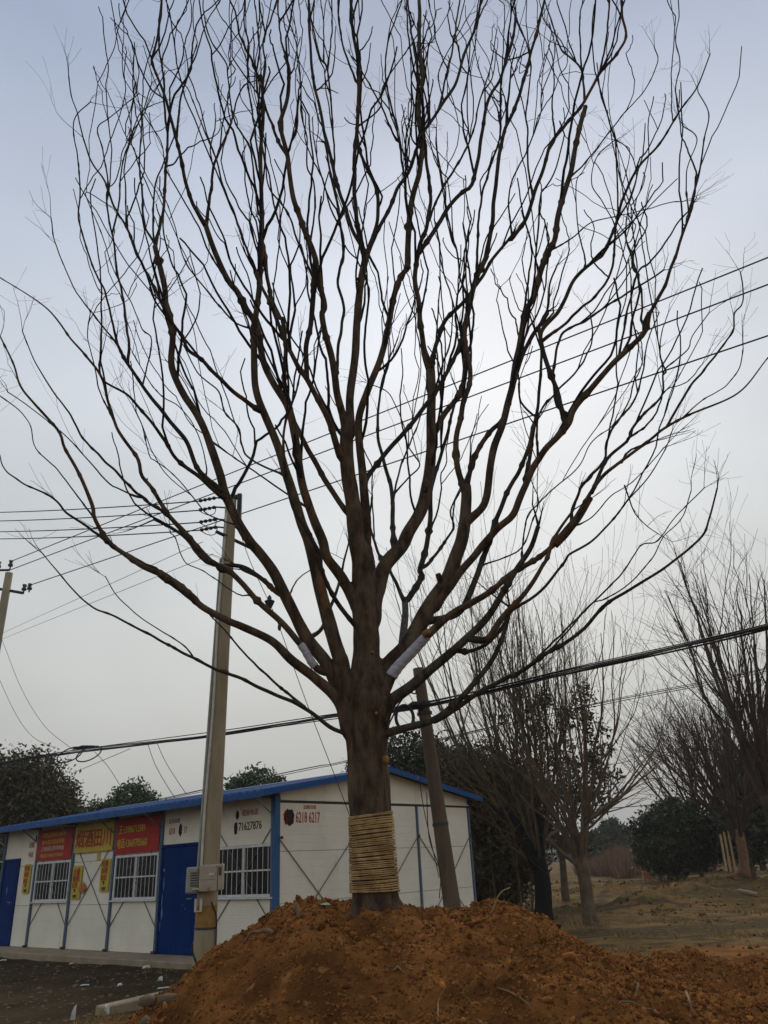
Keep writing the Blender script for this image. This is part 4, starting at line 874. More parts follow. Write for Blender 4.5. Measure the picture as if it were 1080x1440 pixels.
B('r17', 'r8', 3, 1.1, -0.5, 'TR', [(290, 1150), (310, 1110), (280, 970), (270, 780), (300, 720)]); B('r19', 'r8', 2, 1, 0.5, 'TR', [(420, 920), (380, 850), (335, 770), (360, 660), (435, 590)])
B('m3', 'E4', 7, 3, 0.6, 'MR', [(60, 700), (90, 500), (110, 380), (125, 190), (115, 60)], 'TR', [(150, 1300), (160, 1200), (190, 1120)])
B('m4', 'E4', 4.4, 2.6, 0.8, 'MR', [(110, 600), (110, 440), (190, 330), (260, 260), (310, 190), (340, 100), (330, 0)])
B('G', 'E', 14, 11, 1.4, 'K', [(640, 440), (655, 300), (652, 235)], m='bark_grey')
B('G1', 'G', 7, 3, 0.5, 'K', [(650, 240), (600, 140), (580, 70)], 'MC', [(555, 1070), (520, 1020), (480, 900), (490, 770)], m='bark_grey')
B('G2', 'G', 11, 4, 0.5, 'K', [(665, 235), (720, 140)], 'MC', [(690, 1090), (720, 980), (735, 860), (740, 740), (780, 600), (820, 460), (850, 330)], m='bark_grey')
B('G3', 'G2', 6, 2, 0.4, 'MC', [(735, 1050), (800, 960), (835, 900), (820, 840), (860, 740)], m='bark_grey')
B('E5', 'E', 12, 6, -0.3, 'MC', [(860, 1260), (930, 1110), (985, 960), (1010, 880), (1060, 760)], 'MR', [(40, 640), (70, 560), (95, 470)], m='bark_grey')
B('H', 'trunk', 20, 2, -1.3, 'K', [(570, 610), (610, 530), (680, 450), (750, 370), (830, 300), (920, 250), (1000, 200), (1080, 130)], 'MR', [(130, 1020), (250, 900), (310, 800), (380, 700), (450, 640), (590, 530), (640, 490), (750, 430), (950, 340), (1080, 190)])
B('Hs', 'H', 15, 12, -0.1, 'MR', [(180, 965), (250, 900), (290, 845), (330, 780)], m='bark')
B('m12', 'H', 5, 2, 0.3, 'MR', [(660, 475), (740, 330), (810, 240), (880, 150), (930, 80), (940, 0)], 'TR', [(930, 1330), (975, 1270), (965, 1150)])
B('m7', 'H', 6, 2, 0.8, 'MR', [(250, 890), (255, 830), (290, 740), (330, 690), (390, 620), (400, 550), (440, 460), (510, 380), (550, 260), (570, 130), (620, 0)])
B('m8', 'H', 7, 1, 0.4, 'MR', [(340, 740), (400, 620), (490, 540), (510, 490), (560, 420), (630, 350), (640, 250), (690, 200), (745, 150), (760, 100), (830, 0)])
B('m9', 'm8', 4, 2.5, -0.3, 'MR', [(490, 530), (560, 480), (610, 420), (635, 340)]); B('m10', 'm8', 3, 1.6, 0.3, 'MR', [(650, 250), (625, 180), (630, 90), (660, 0)])
B('m11', 'H', 4, 3, 0.15, 'MR', [(470, 630), (500, 580), (600, 540)]); B('m13', 'H', 2.4, 1, -0.3, 'MR', [(740, 440), (800, 370), (900, 310), (960, 230), (975, 150)]); B('m14', 'm8', 1.6, 0.9, -0.3, 'MR', [(660, 320), (740, 290), (800, 220)])
B('m16', 'H', 2.6, 1.1, -0.4, 'MR', [(290, 890), (350, 850), (420, 770), (500, 720), (580, 640), (640, 570)])
B('m6', 'H', 3.4, 1.1, 0.9, 'MR', [(60, 880), (115, 800), (200, 720), (280, 650), (340, 540), (420, 480), (445, 430)]); B('m6b', 'E5', 3, 1.6, 0.3, 'MR', [(30, 1000), (90, 870), (110, 790), (80, 700), (70, 610)], m='bark_grey')
B('I', 'trunk', 24, 8, -0.9, 'K', [(555, 730), (600, 640), (700, 560), (800, 480), (900, 390), (980, 310), (1050, 200)], 'MR', [(20, 1080), (80, 990), (110, 900)], m='bark_grey')
B('I2', 'I', 12, 4, -0.5, 'RR', [(110, 340), (160, 270), (250, 170), (310, 70)], 'MR', [(190, 930), (260, 830)])
B('I3', 'I', 7, 1.3, 0.5, 'RR', [(60, 380), (150, 320), (200, 240), (290, 180), (380, 70)], 'MR', [(240, 1020), (340, 960), (400, 900), (490, 790), (570, 700), (640, 590), (675, 500)])
B('J', 'trunk', 17, 7, -0.5, 'K', [(545, 790), (640, 755), (760, 720), (830, 670), (900, 600), (1000, 480), (1060, 340), (1075, 270)], m='bark_grey')
B('J2', 'J', 9, 3, -0.8, 'K', [(770, 720), (830, 690), (930, 620), (1075, 540)], 'RR', [(200, 470), (300, 400), (440, 310), (520, 220), (600, 170), (700, 110), (840, 0)], 'MR', [(780, 970), (830, 870), (865, 740)])
B('J3', 'J2', 4, 1.4, 0.4, 'RR', [(270, 420), (360, 330), (450, 240), (570, 120), (640, 20), (700, 0)], 'MR', [(620, 980), (690, 860), (810, 740)])
B('J4', 'J2', 3.4, 1.2, -0.3, 'RR', [(330, 380), (400, 300), (470, 220), (520, 200), (600, 150), (680, 60), (710, 0)], 'MR', [(640, 940), (720, 860), (755, 750)])
B('JK', 'J', 3.4, 2.6, 0.3, 'F', [(568, 979), (585, 976), (583, 966), (578, 960)])

def fused_trunk():
    m = trunk_mesh()
    for nm, ln in (('C', 9.0), ('CL', 0.5), ('CR', 0.4), ('D', 0.6), ('A9', 0.5), ('A1', 0.9), ('A2', 0.9), ('A4', 0.7), ('A5', 0.25), ('E', 1.0), ('H', 0.22), ('I', 0.55), ('J', 0.45), ('A8', 0.2)):
        _, _, Q, q = BR[nm]; L = np.concatenate([[0], np.cumsum(np.linalg.norm(np.diff(Q, axis=0), axis=1))]); k = max(3, int((L < ln).sum()))
        m.tube(Q[:k] - TO, q[:k] * 1.03, 20)
    o = m.build('trunk', 'bark', tree)
    rm = o.modifiers.new('r', 'REMESH'); rm.mode = 'VOXEL'; rm.voxel_size = 0.016
    sm = o.modifiers.new('s', 'SMOOTH'); sm.factor = 0.5; sm.iterations = 8
    bpy.context.view_layer.update(); dg = bpy.context.evaluated_depsgraph_get()
    me = bpy.data.meshes.new_from_object(o.evaluated_get(dg)); o.modifiers.clear(); o.data = me
    # bark ridges and hollows
    co = np.empty(len(me.vertices) * 3, np.float32); me.vertices.foreach_get('co', co); co = co.reshape(-1, 3)
    no = np.empty(len(me.vertices) * 3, np.float32); me.vertices.foreach_get('normal', no); no = no.reshape(-1, 3)
    d = np.array([0.010 * mnoise.noise(Vector((p[0] * 9, p[1] * 9, p[2] * 2.2))) + 0.006 * mnoise.noise(Vector((p[0] * 22, p[1] * 22, p[2] * 5))) for p in co])
    me.vertices.foreach_set('co', (co + no * d[:, None]).astype(np.float32).ravel())
    me.polygons.foreach_set('use_smooth', np.ones(len(me.polygons), bool)); me.update()
fused_trunk()

# --- finer twigs grown from the limbs
class Soup:            # many thin tubes, vectorised into one mesh
    def __init__(s): s.V = []; s.F = []; s.n = 0
    def tube(s, P, r, n=3):
        P = np.asarray(P); k = len(P)
        t = np.gradient(P, axis=0); t /= np.linalg.norm(t, axis=1)[:, None] + 1e-12
        ref = np.where(np.abs(t[:, :1]) < 0.9, np.array([[1.0, 0, 0]]), np.array([[0, 1.0, 0]])); u = np.cross(t, ref); u /= np.linalg.norm(u, axis=1)[:, None] + 1e-12
        for i in range(1, k):
            u[i] = u[i - 1] - t[i] * (u[i - 1] @ t[i]); u[i] /= np.linalg.norm(u[i]) + 1e-12
        w = np.cross(t, u); a = np.arange(n) * 2 * math.pi / n
        V = P[:, None, :] + r[:, None, None] * (np.cos(a)[None, :, None] * u[:, None, :] + np.sin(a)[None, :, None] * w[:, None, :])
        i = (np.arange(k - 1)[:, None] * n + np.arange(n)[None, :]).ravel(); j = (np.arange(k - 1)[:, None] * n + (np.arange(n)[None, :] + 1) % n).ravel()
        s.F.append(np.stack([i, j, j + n, i + n], 1) + s.n); s.V.append(V.reshape(-1, 3)); s.n += k * n
    def build(s, name, m, parent=None): return np_mesh(name, np.concatenate(s.V), np.concatenate(s.F), m, parent, smooth=True)
def unit(v): return v / (np.linalg.norm(v) + 1e-12)
def grow(soup, p, d, length, r0, r1, rr, step=0.12, wander=0.30, up=0.10, depth=1, kids=3, sides=4, ratio=0.55, spread=0.55, outw=None):
    n = max(4, int(length / step)); P = [np.array(p, float)]; d = unit(d)
    d0 = d.copy(); bend = np.zeros(3); nk = 0
    for i in range(n):
        if i >= nk:
            nk = i + rr.randint(2, 5); bend = wander * 0.55 * np.array([rr.gauss(0, 1), rr.gauss(0, 1), rr.gauss(0, 0.7)]); d = unit(d + bend)
        d0 = unit(d0 + np.array([0, 0, up]) + (outw if outw is not None else 0))
        d = unit(0.80 * d + 0.20 * d0 + 0.10 * wander * np.array([rr.gauss(0, 1), rr.gauss(0, 1), rr.gauss(0, 1)]))
        P.append(P[-1] + d * step * rr.uniform(0.8, 1.2))
    P = np.array(P); r = r0 + (r1 - r0) * np.linspace(0, 1, len(P)) ** 0.85
    soup.tube(P, r, sides)
    if depth > 0:
        for _ in range(kids):
            i = rr.randrange(1, len(P) - 1); t = unit(P[i + 1] - P[i])
            dd = unit(t + spread * np.array([rr.gauss(0, 1), rr.gauss(0, 1), rr.gauss(0, 0.7)]))
            grow(soup, P[i], dd, length * rr.uniform(0.35, 0.7), r[i] * ratio, max(r1 * 0.8, 0.0015), rr, step, wander, up, depth - 1, max(1, kids - 1), max(3, sides - 1), ratio, spread, outw)
    return P, r
twigs = Soup(); rr = random.Random(21); axis0 = np.array([TO[0], TY, 0])
for name, (px, Y, P_, r_) in BR.items():
    if name in ('trunk', 'C', 'A3s', 'A4d', 'Hs', 'G', 'JK', 'A6'): continue
    n = len(P_); L = float(np.linalg.norm(np.diff(P_, axis=0), axis=1).sum())
    thin = r_[0] < 0.02
    for _ in range(int(L * (0.72 if not thin else 0.40) + rr.random())):          # second-order branches: strong, steep, nearly straight
        i = rr.randrange(int(n * 0.30), max(int(n * 0.30) + 1, int(n * 0.92))); p = P_[i]
        if p[2] < 5.0: continue
        t = unit(P_[min(i + 2, n - 1)] - P_[max(i - 2, 0)]); outd = p - axis0; outd[2] = 0; outd = unit(outd)
        dd = unit(t + np.array([rr.gauss(0, .20), rr.gauss(0, .40), 0.40]))
        r0 = min(r_[i] * 0.72, rr.uniform(0.014, 0.024))
        ln = rr.uniform(1.8, 4.0); tip = to_px(p + unit(dd + np.array([0, 0, 0.4])) * ln)
        if tip[0] < 95 + max(0, tip[1] - 330) * -0.5 or tip[0] > 985 or (tip[1] < 300 and not 120 < tip[0] < 960): continue
        grow(twigs, p, dd, ln, r0, max(0.007, r0 * 0.5), rr, 0.11, 0.42, 0.035, 1 if rr.random() < 0.7 else 0, 1, 6, 0.7, 0.30)
    for _ in range(int(L * 0.26 + rr.random())):
        i = rr.randrange(int(n * 0.22), n - 1); p = P_[i]
        if p[2] < 4.4: continue
        t = unit(P_[min(i + 2, n - 1)] - P_[max(i - 2, 0)])
        outd = p - axis0; outd[2] = 0; outd = unit(outd)
        dd = unit(t * 0.9 + np.array([rr.gauss(0, .42), rr.gauss(0, .55), 0.25 + rr.gauss(0, .25)]) + 0.12 * outd)
        grow(twigs, p, dd, rr.uniform(0.3, 1.0), min(r_[i] * 0.6, rr.uniform(0.003, 0.006)), 0.0018, rr, 0.08, 0.45, 0.06, 1, 2, 3)
    if r_[-1] < 0.03 and px[-1][1] > 0:     # wispy ends
        t = unit(P_[-1] - P_[-4])
        for _ in range(2): grow(twigs, P_[-1], t + 0.3 * rng.normal(size=3), rr.uniform(0.3, 0.7), r_[-1] * 0.7, 0.0018, rr, 0.07, 0.4, 0.05, 1, 3, 3)
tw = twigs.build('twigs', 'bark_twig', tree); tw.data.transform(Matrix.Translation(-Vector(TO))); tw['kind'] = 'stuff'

# --- rope wound round the trunk, white bandages on two limbs, pruning scars
def trunk_at(py):
    i = int(np.abs(BR['trunk'][0][:, 1] - py).argmin()); return BR['trunk'][2][i], BR['trunk'][3][i]
V = []; turns = 38; NN = 30
zlo, zhi = trunk_at(1258)[0][2], trunk_at(1147)[0][2]
pz = BR['trunk'][2][:, 2]; order = np.argsort(pz); pzs = pz[order]; prs = BR['trunk'][3][order]; pxs = BR['trunk'][2][order, 0]
rr = random.Random(5); off = [rr.uniform(-0.16, 0.16) for _ in range(turns + 2)]; phs = [rr.uniform(0, 6.28) for _ in range(turns + 2)]; thk = [rr.uniform(0.0066, 0.0086) for _ in range(turns + 2)]; RR_ = []; tilt = [rr.uniform(0.001, 0.006) for _ in range(turns + 2)]; bul = [rr.uniform(0, 0.006) for _ in range(turns + 2)]
for i in range(turns * NN + 1):
    k = i / NN; a = 2 * math.pi * k; j = int(k); f = k - j; e = lambda q: q[j] * (1 - f) + q[min(j + 1, turns + 1)] * f
    z = zlo + (zhi - zlo) * (k + 0.8 * e(off)) / turns + e(tilt) * math.cos(a - phs[j] * (1 - f) - phs[min(j + 1, turns + 1)] * f) + 0.016 * (k / turns) * math.cos(a - 0.3)
    r = float(np.interp(z, pzs, prs)) * 1.03 + 0.008 + e(bul); x = float(np.interp(z, pzs, pxs))
    V.append((x + r * math.cos(a) - TO[0], r * math.sin(a), z - TO[2])); RR_.append(e(thk) * (1 + 0.12 * math.sin(i * 1.9)))
MB().tube(V, RR_, 7).build('rope_winding', 'rope', tree, smooth=True)
def bandage(name, i0, i1, grow_):
    px, Y, P_, r_ = BR[name]; d = np.hypot(px[:, 0] - i0[0], px[:, 1] - i0[1]).argmin(); e = np.hypot(px[:, 0] - i1[0], px[:, 1] - i1[1]).argmin(); d, e = min(d, e), max(d, e)
    Q = spline(P_[d:e + 1], 0.015); rq = np.interp(np.linspace(0, 1, len(Q)), np.linspace(0, 1, e + 1 - d), r_[d:e + 1]) * 1.05 + grow_
    rq = rq + 0.004 * (np.arange(len(Q)) % 4 == 0)
    MB().tube(Q - TO, rq, 18).build('bark_wrap', 'wrap_white', tree, smooth=True)
bandage('H', (551, 950), (600, 893), 0.006); bandage('A3', (444, 938), (421, 906), 0.004)
def scar(px, py, dyy, r, nrm):
    p = at(px, py, TY + dyy); n = unit(np.array(nrm, float))
    MB().tube([p - n * 0.06 - TO, p + n * 0.01 - TO, p + n * 0.014 - TO], [r * 1.25, r, r * 0.6], 12).build('pruning_scar', 'cut_wood', tree, smooth=True)
scar(543, 1068, -0.10, 0.036, (0.8, -0.6, 0.1)); scar(529, 1003, -0.20, 0.016, (0.1, -1, 0)); scar(524, 917, -0.15, 0.012, (0.1, -1, 0)); scar(602, 888, -0.40, 0.03, (0.5, -0.8, 0.3))
for (nm, i, w) in (('A3', 0.5, 1), ('C2', 0.8, 1), ('A2', 0.45, 1), ('H', 0.55, 1), ('E', 0.6, 1), ('D', 0.5, 1), ('A4', 0.35, 1), ('A1', 0.5, 1), ('CL', 0.7, 1), ('I', 0.5, 1), ('E4', 0.5, 1), ('A9', 0.55, 1)):
    px, Y, P_, r_ = BR[nm]; j = int(len(P_) * i); d = unit(np.array([rr.gauss(0, 1), -0.6, rr.gauss(0.3, .5)])); p = P_[j] - TO
    MB().tube([p, p + d * r_[j] * 1.5, p + d * r_[j] * 2.1], [r_[j] * 0.5, r_[j] * 0.42, r_[j] * 0.38], 8).build('limb_stub', 'bark', tree, smooth=True)

# broken twig caught in the right of the crown
ct = Soup(); rr = random.Random(3); p0 = at(878, 682, 6.6)
pts = [(878, 682), (885, 702), (893, 722), (910, 740), (925, 750), (945, 762)]
Q = spline(np.array([at(a, b, 6.6 + 0.02 * i) for i, (a, b) in enumerate(pts)]), 0.05); ct.tube(Q - p0, np.linspace(0.008, 0.003, len(Q)), 4)
for i in range(3, len(Q), 2): grow(ct, Q[i] - p0, np.array([rr.gauss(0.3, .8), rr.gauss(0, .4), rr.gauss(-0.1, .6)]), rr.uniform(0.1, 0.35), 0.003, 0.0015, rr, 0.04, 0.4, 0, 1, 2, 3)
o = ct.build('broken_twig', 'bark_twig'); o.location = tuple(p0); tag(o, 'broken dead twig caught among the thin right-hand branches', 'twig')

# ------------------------------------------------------------------ background trees
def bare_tree(name, label, base, h, stems, r0, spread, mt, seed, fork=0.15, kids=4, depth=2, wrap=None, up=0.10, stepf=1.0, lean=(0, 0), trunk_r=None, thin=1.0, group=None, wander=0.30):
    rr = random.Random(seed); root = tag(empty(name, tuple(base)), label, 'tree', group); trunk_r = trunk_r or r0 * 1.5
    zf = h * fork; n = 8; T = []
    for i in range(n + 1):
        t = i / n; T.append(np.array([lean[0] * t * zf + 0.04 * math.sin(t * 5 + seed), lean[1] * t * zf, -0.15 + t * (zf + 0.15)]))
    MB().tube(T, [trunk_r * (1.35 - 0.35 * min(1, i / 2)) * (1 - 0.12 * i / n) for i in range(n + 1)], 12).build('trunk', mt if wrap is None else wrap, root, smooth=True)
    s = Soup(); topp = T[-1]
    for k in range(stems):
        a = 2 * math.pi * (k + rr.uniform(-0.3, 0.3)) / stems; sp = spread * rr.uniform(0.35, 1.15)
        d = np.array([math.cos(a) * sp, math.sin(a) * sp, 1.0]); L = h * (1 - fork) * rr.uniform(0.75, 1.05)
        p = topp + np.array([0, 0, -rr.uniform(0, 0.35) * zf])
        P_, r_ = grow(s, p, d, L * 0.9, r0 * rr.uniform(0.6, 1.0), 0.010 * thin, rr, 0.22 * stepf, wander, up, 0, 0, 6)
        for _ in range(kids * 2):
            i = rr.randrange(int(len(P_) * 0.12), int(len(P_) * 0.8)); t = unit(P_[i + 1] - P_[i])
            dd = unit(t + 0.42 * np.array([rr.gauss(0, 1), rr.gauss(0, 1), rr.gauss(0.2, 0.6)]))
            grow(s, P_[i], dd, (len(P_) - i) / len(P_) * L * rr.uniform(0.55, 1.0) + 0.4, r_[i] * 0.55, 0.006 * thin, rr, 0.16 * stepf, wander, up, depth, kids, 4, 0.55, 0.45)
    s.build('crown', mt, root)
    return root, T
def leaves(n, size, rrng, lobes, hollow=0.35):
    """leaf-sized bent quads spread through uneven lobes (centre, radii)"""
    C = []; 
    w = np.array([a[1][0] * a[1][1] * a[1][2] for a in lobes]) ** 0.7; cnt = (n * w / w.sum()).astype(int)
    for (c, rad), k in zip(lobes, cnt):
        ncl = max(6, k // 55); cd = rrng.normal(size=(ncl, 3)); cd /= np.linalg.norm(cd, axis=1)[:, None]
        cr_ = hollow + (1 - hollow) * rrng.random(ncl) ** 0.6; cen = cd * cr_[:, None]
        pick = rrng.integers(0, ncl, k); q = cen[pick] + rrng.normal(size=(k, 3)) * 0.13
        C.append(np.array(c) + q * np.array(rad))
    C = np.concatenate(C); k = len(C)
    u = rrng.normal(size=(k, 3)); u /= np.linalg.norm(u, axis=1)[:, None]; v = np.cross(u, rrng.normal(size=(k, 3))); v /= np.linalg.norm(v, axis=1)[:, None]
    s = size * rrng.uniform(0.6, 1.3, (k, 1))
    V = np.stack([C - u * s, C + v * s * 0.42, C + u * s, C - v * s * 0.42], 1).reshape(-1, 3)
    F = np.arange(4 * k).reshape(-1, 4); return V, F
def evergreen(name, label, base, lobes, n, size, mt, seed, trunk=(0.14, 1.5), group=None, trunks=None, cat='tree'):
    root = tag(empty(name, tuple(base)), label, cat, group); q = np.random.default_rng(seed); rr = random.Random(seed)
    s = Soup()
    for (tx, ty, tr, th) in (trunks or [(0, 0, trunk[0], trunk[1])]):
        grow(s, (tx, ty, -0.1), np.array([rr.gauss(0, .08), rr.gauss(0, .08), 1]), th, tr, tr * 0.6, rr, th / 8, 0.1, 0.1, 0, 0, 8)
    for (c, rad) in lobes:
        for _ in range(3): 
            d = np.array(c) - np.array([0, 0, trunk[1] * 0.6]); grow(s, (0, 0, trunk[1] * 0.6), d + rad[0] * 0.4 * q.normal(size=3), np.linalg.norm(d), trunk[0] * 0.5, 0.015, rr, 0.25, 0.2, 0.02, 1, 3, 5)
    s.build('trunk', 'bark_back', root)
    V, F = leaves(n, size, q, lobes); np_mesh('crown', V, F, mt, root)
    return root

# two pruned street trees behind the mound
b1 = on_ground(767, 1294, 0.0); b1 = np.array([b1[0], b1[1], ground_z(b1[0], b1[1])])
root, T = bare_tree('wrapped_tree', 'bare tree with forked trunk wrapped in black plastic behind the mound', b1, 10.2, 10, 0.070, 0.34, 'bark_olive', 11, fork=0.15, kids=3, depth=2, wrap='wrap_black', up=0.055, trunk_r=0.24, thin=1.0, wander=0.22)
t_ = T[-1]
for (dxx, dzz) in ((-0.85, 1.35), (0.18, 1.15)):
    MB().tube(spline([t_ + np.array([0, 0, -0.25]), t_ + np.array([dxx * 0.45, 0, dzz * 0.5]), t_ + np.array([dxx, 0.05, dzz])], 0.2), [0.21, 0.19, 0.18, 0.17, 0.16, 0.15, 0.14, 0.13, 0.12, 0.12, 0.12, 0.12][:len(spline([t_ + np.array([0, 0, -0.25]), t_ + np.array([dxx * 0.45, 0, dzz * 0.5]), t_ + np.array([dxx, 0.05, dzz])], 0.2))], 10).build('wrapped_limb', 'wrap_black', root, smooth=True)
s = Soup(); rr = random.Random(44)
for (dxx, dzz, k) in ((-0.85, 1.35, 5), (0.18, 1.15, 4)):
    for _ in range(k): grow(s, t_ + np.array([dxx, 0.05, dzz - 0.1]), np.array([rr.gauss(dxx * 0.25, .22), rr.gauss(0, .2), 1]), rr.uniform(5.5, 7.2), 0.055, 0.009, rr, 0.2, 0.2, 0.06, 2, 4, 5)
for _ in range(9): grow(s, t_ + np.array([-0.3, 0, rr.uniform(-0.2, 1.2)]), np.array([rr.uniform(-1.2, -0.3), rr.gauss(0, .4), rr.uniform(0.4, 1)]), rr.uniform(2.5, 5), 0.03, 0.006, rr, 0.2, 0.25, 0.05, 2, 4, 4)
s.build('shoots', 'bark_olive', root)
b2 = on_ground(834, 1297, 0.0); b2 = np.array([b2[0], b2[1], ground_z(b2[0], b2[1])])
bare_tree('pollarded_tree', 'pale pollarded bare tree with knuckled short trunk beside the black-wrapped one', b2, 8.6, 9, 0.085, 0.40, 'bark_back', 23, fork=0.17, kids=3, depth=2, up=0.06, trunk_r=0.175, lean=(-0.10, 0), wander=0.28)
# dry brown leaves still hanging on it, and a crooked low limb
pr = bpy.data.objects['pollarded_tree']
V, F = leaves(1500, 0.07, np.random.default_rng(8), [((0.3, 0.2, 5.0), (1.1, 1.0, 0.9)), ((-0.9, 0.2, 5.2), (0.9, 0.9, 0.8)), ((0.9, 0, 4.2), (0.6, 0.6, 0.8))]); np_mesh('dead_leaves', V, F, 'leaf_brown', pr)
MB().tube(spline([np.array([-0.15, -0.05, 1.25]), np.array([-0.62, -0.15, 1.65]), np.array([-0.85, -0.15, 2.0]), np.array([-0.55, -0.2, 2.2]), np.array([-0.9, -0.1, 3.0]), np.array([-1.25, 0, 3.5])], 0.12), 0.05, 8).build('crooked_limb', 'bark_back', pr, smooth=True)
s = Soup(); rr = random.Random(66)
for (a, b_) in ((1.6, 2.6), (1.3, 1.9), (1.9, 3.0)): grow(s, (0.15, 0, 2.3), np.array([1.0, 0.1, 0.55]), 3.2 * a / 1.6, 0.05, 0.007, rr, 0.2, 0.3, 0.02, 2, 4, 5)
s.build('side_limbs', 'bark_back', pr)

# right-hand row of trees beyond the field
def right_tree(px, py, Y, h, stems, spread, seed, label, r0=0.09, kids=4, wrap=None, fork=0.2, lean=(0, 0), mt='bark_red', thin=1.3):
    p = at(px, py, Y); p[2] = min(p[2], 0.75); 
    return bare_tree('field_tree', label, p, h, stems, r0, spread, mt, seed, fork=fork, kids=kids, depth=2, up=0.02, stepf=1.35, trunk_r=r0 * 1.6, lean=lean, wrap=wrap, thin=thin, group='bare trees beyond the field', wander=0.26)
right_tree(1046, 1228, 33, 9.0, 11, 0.80, 31, 'spreading bare tree with straw-wrapped trunk beside the bamboo stakes', 0.12, 3, 'straw_wrap', 0.17, (0.13, 0))
right_tree(1112, 1237, 26, 11.8, 10, 0.46, 37, 'tall bare tree rising over the straw-wrapped ones', 0.13, 3, None, 0.2, (-0.05, 0))
right_tree(1026, 1222, 44, 10.0, 12, 0.78, 41, 'bushy bare tree with a second straw-wrapped trunk farther back', 0.11, 3, 'straw_wrap', 0.2, (0.10, 0), thin=1.6)
right_tree(992, 1222, 42, 8.8, 12, 0.85, 43, 'low bare tree with a thin straight trunk next to the evergreen bush', 0.08, 3, None, 0.24, thin=1.6)
right_tree(1075, 1226, 50, 11, 10, 0.75, 47, 'farthest bare tree behind the straw-wrapped trunks', 0.11, 3, None, 0.22, thin=1.8)
for k, (xa, ya, xb, yb) in enumerate(((1022, 1226, 1013, 1172), (1028, 1227, 1018, 1168), (1035, 1228, 1024, 1166))):
    a, b = at(xa, ya, 32 + 0.4 * k), at(xb, yb + 2, 32.6 + 0.3 * k)
    o = MB().tube([np.zeros(3), b - a], 0.042, 6).build('bamboo_stake', 'bamboo'); o.location = tuple(a); tag(o, ('bamboo prop standing farthest from the straw-wrapped trunk', 'middle one of three bamboo props by the straw-wrapped trunk', 'bamboo prop standing closest to the straw-wrapped trunk')[k], 'stake', 'bamboo stakes by the wrapped tree')
# evergreen bush in the field and others
e1 = at(945, 1224, 40)
evergreen('evergreen_tree', 'broad dark evergreen standing alone in the dry field', (e1[0], 40, 0.35), [((0.1, 0, 1.7), (1.6, 1.6, 1.5)), ((0.8, 0.2, 2.1), (1.5, 1.5, 1.3)), ((-0.5, -0.2, 1.2), (1.1, 1.3, 1.0)), ((1.7, 0.3, 1.5), (1.1, 1.3, 1.2))], 26000, 0.11, 'leaf_dark', 51, trunks=[(0.2, 0, 0.10, 1.6), (1.4, 0.1, 0.12, 1.8), (-0.6, 0, 0.08, 1.2)], trunk=(0.1, 1.4))
e2 = at(1085, 1222, 36); evergreen('evergreen_tree', 'tall dark evergreen at the far right behind the straw-wrapped trunk', (e2[0], 38, 0.35), [((0.4, 0, 2.2), (1.5, 1.4, 1.9)), ((0.6, 0, 4.1), (1.2, 1.2, 1.3))], 8000, 0.15, 'leaf_dark', 52)
e2 = at(1010, 1222, 48); evergreen('evergreen_tree', 'low green evergreen between the field tree trunks', (e2[0], 50, 0.4), [((0, 0, 1.5), (1.9, 1.4, 1.2)), ((1.6, 0, 1.7), (1.4, 1.2, 1.4))], 7000, 0.16, 'leaf_mid', 53)
e3 = at(866, 1205, 95); evergreen('evergreen_tree', 'hazy round evergreen in the distance behind the reeds', (e3[0], 95, 0.4), [((0, 0, 2.4), (2.4, 2.2, 2.2)), ((-2.6, 0, 1.7), (2.4, 2.0, 1.6))], 9000, 0.26, 'leaf_dark', 54)
# evergreens behind the house
def back_tree(px, Y, lobes, n, size, mt, seed, label, h=2.5):
    p = at(px, 1220, Y); return evergreen('evergreen_tree', label, (p[0], Y, 0.0), lobes, n, size, mt, seed, trunk=(0.16, h))
back_tree(35, 34, [((-0.6, 0, 4.6), (2.3, 2.0, 2.0)), ((0.7, 0.3, 3.8), (1.5, 1.6, 1.7)), ((-2.4, 0, 3.8), (2.0, 2, 2.2)), ((-0.8, 0, 2.4), (2.6, 2, 1.8))], 60000, 0.10, 'leaf_brown', 61, 'big dark olive evergreen rising behind the far end of the roof')
back_tree(176, 33, [((0, 0, 3.75), (1.15, 1.1, 1.2)), ((0.7, 0, 3.3), (1.0, 1.0, 1.1)), ((-0.9, 0, 3.2), (0.9, 1, 1.1)), ((0, 0, 2.4), (1.4, 1.1, 1.2))], 24000, 0.09, 'leaf_mid', 62, 'small round green tree peeping over the roof between the drop wires')
back_tree(356, 30, [((0, 0, 3.75), (1.15, 1.1, 1.15)), ((0.7, 0, 3.6), (0.9, 1.0, 1.0)), ((-0.7, 0, 3.4), (0.9, 1, 1.1)), ((0, 0, 2.6), (1.4, 1.1, 1.2))], 24000, 0.09, 'leaf_mid', 63, 'green tree top showing above the house corner')
back_tree(585, 27, [((0, 0, 3.9), (1.6, 1.4, 1.5)), ((-1.2, 0, 3.4), (1.3, 1.2, 1.3)), ((1.2, 0, 3.4), (1.4, 1.3, 1.6))], 30000, 0.085, 'leaf_dark', 64, 'dark broadleaf evergreen behind the roof ridge and leaning pole')
back_tree(668, 25.5, [((0, 0, 3.3), (1.5, 1.2, 1.6)), ((1.1, 0, 2.4), (1.3, 1.1, 1.8)), ((0.2, 0, 1.3), (1.4, 1.1, 1.3))], 32000, 0.08, 'leaf_brown', 65, 'dull olive evergreen thicket at the right end of the house')
back_tree(694, 29, [((0, 0, 3.2), (1.5, 1.3, 2.0)), ((-0.2, 0, 1.2), (1.5, 1.1, 1.2))], 17000, 0.085, 'leaf_dark', 66, 'dense dark evergreen behind the black-wrapped tree')
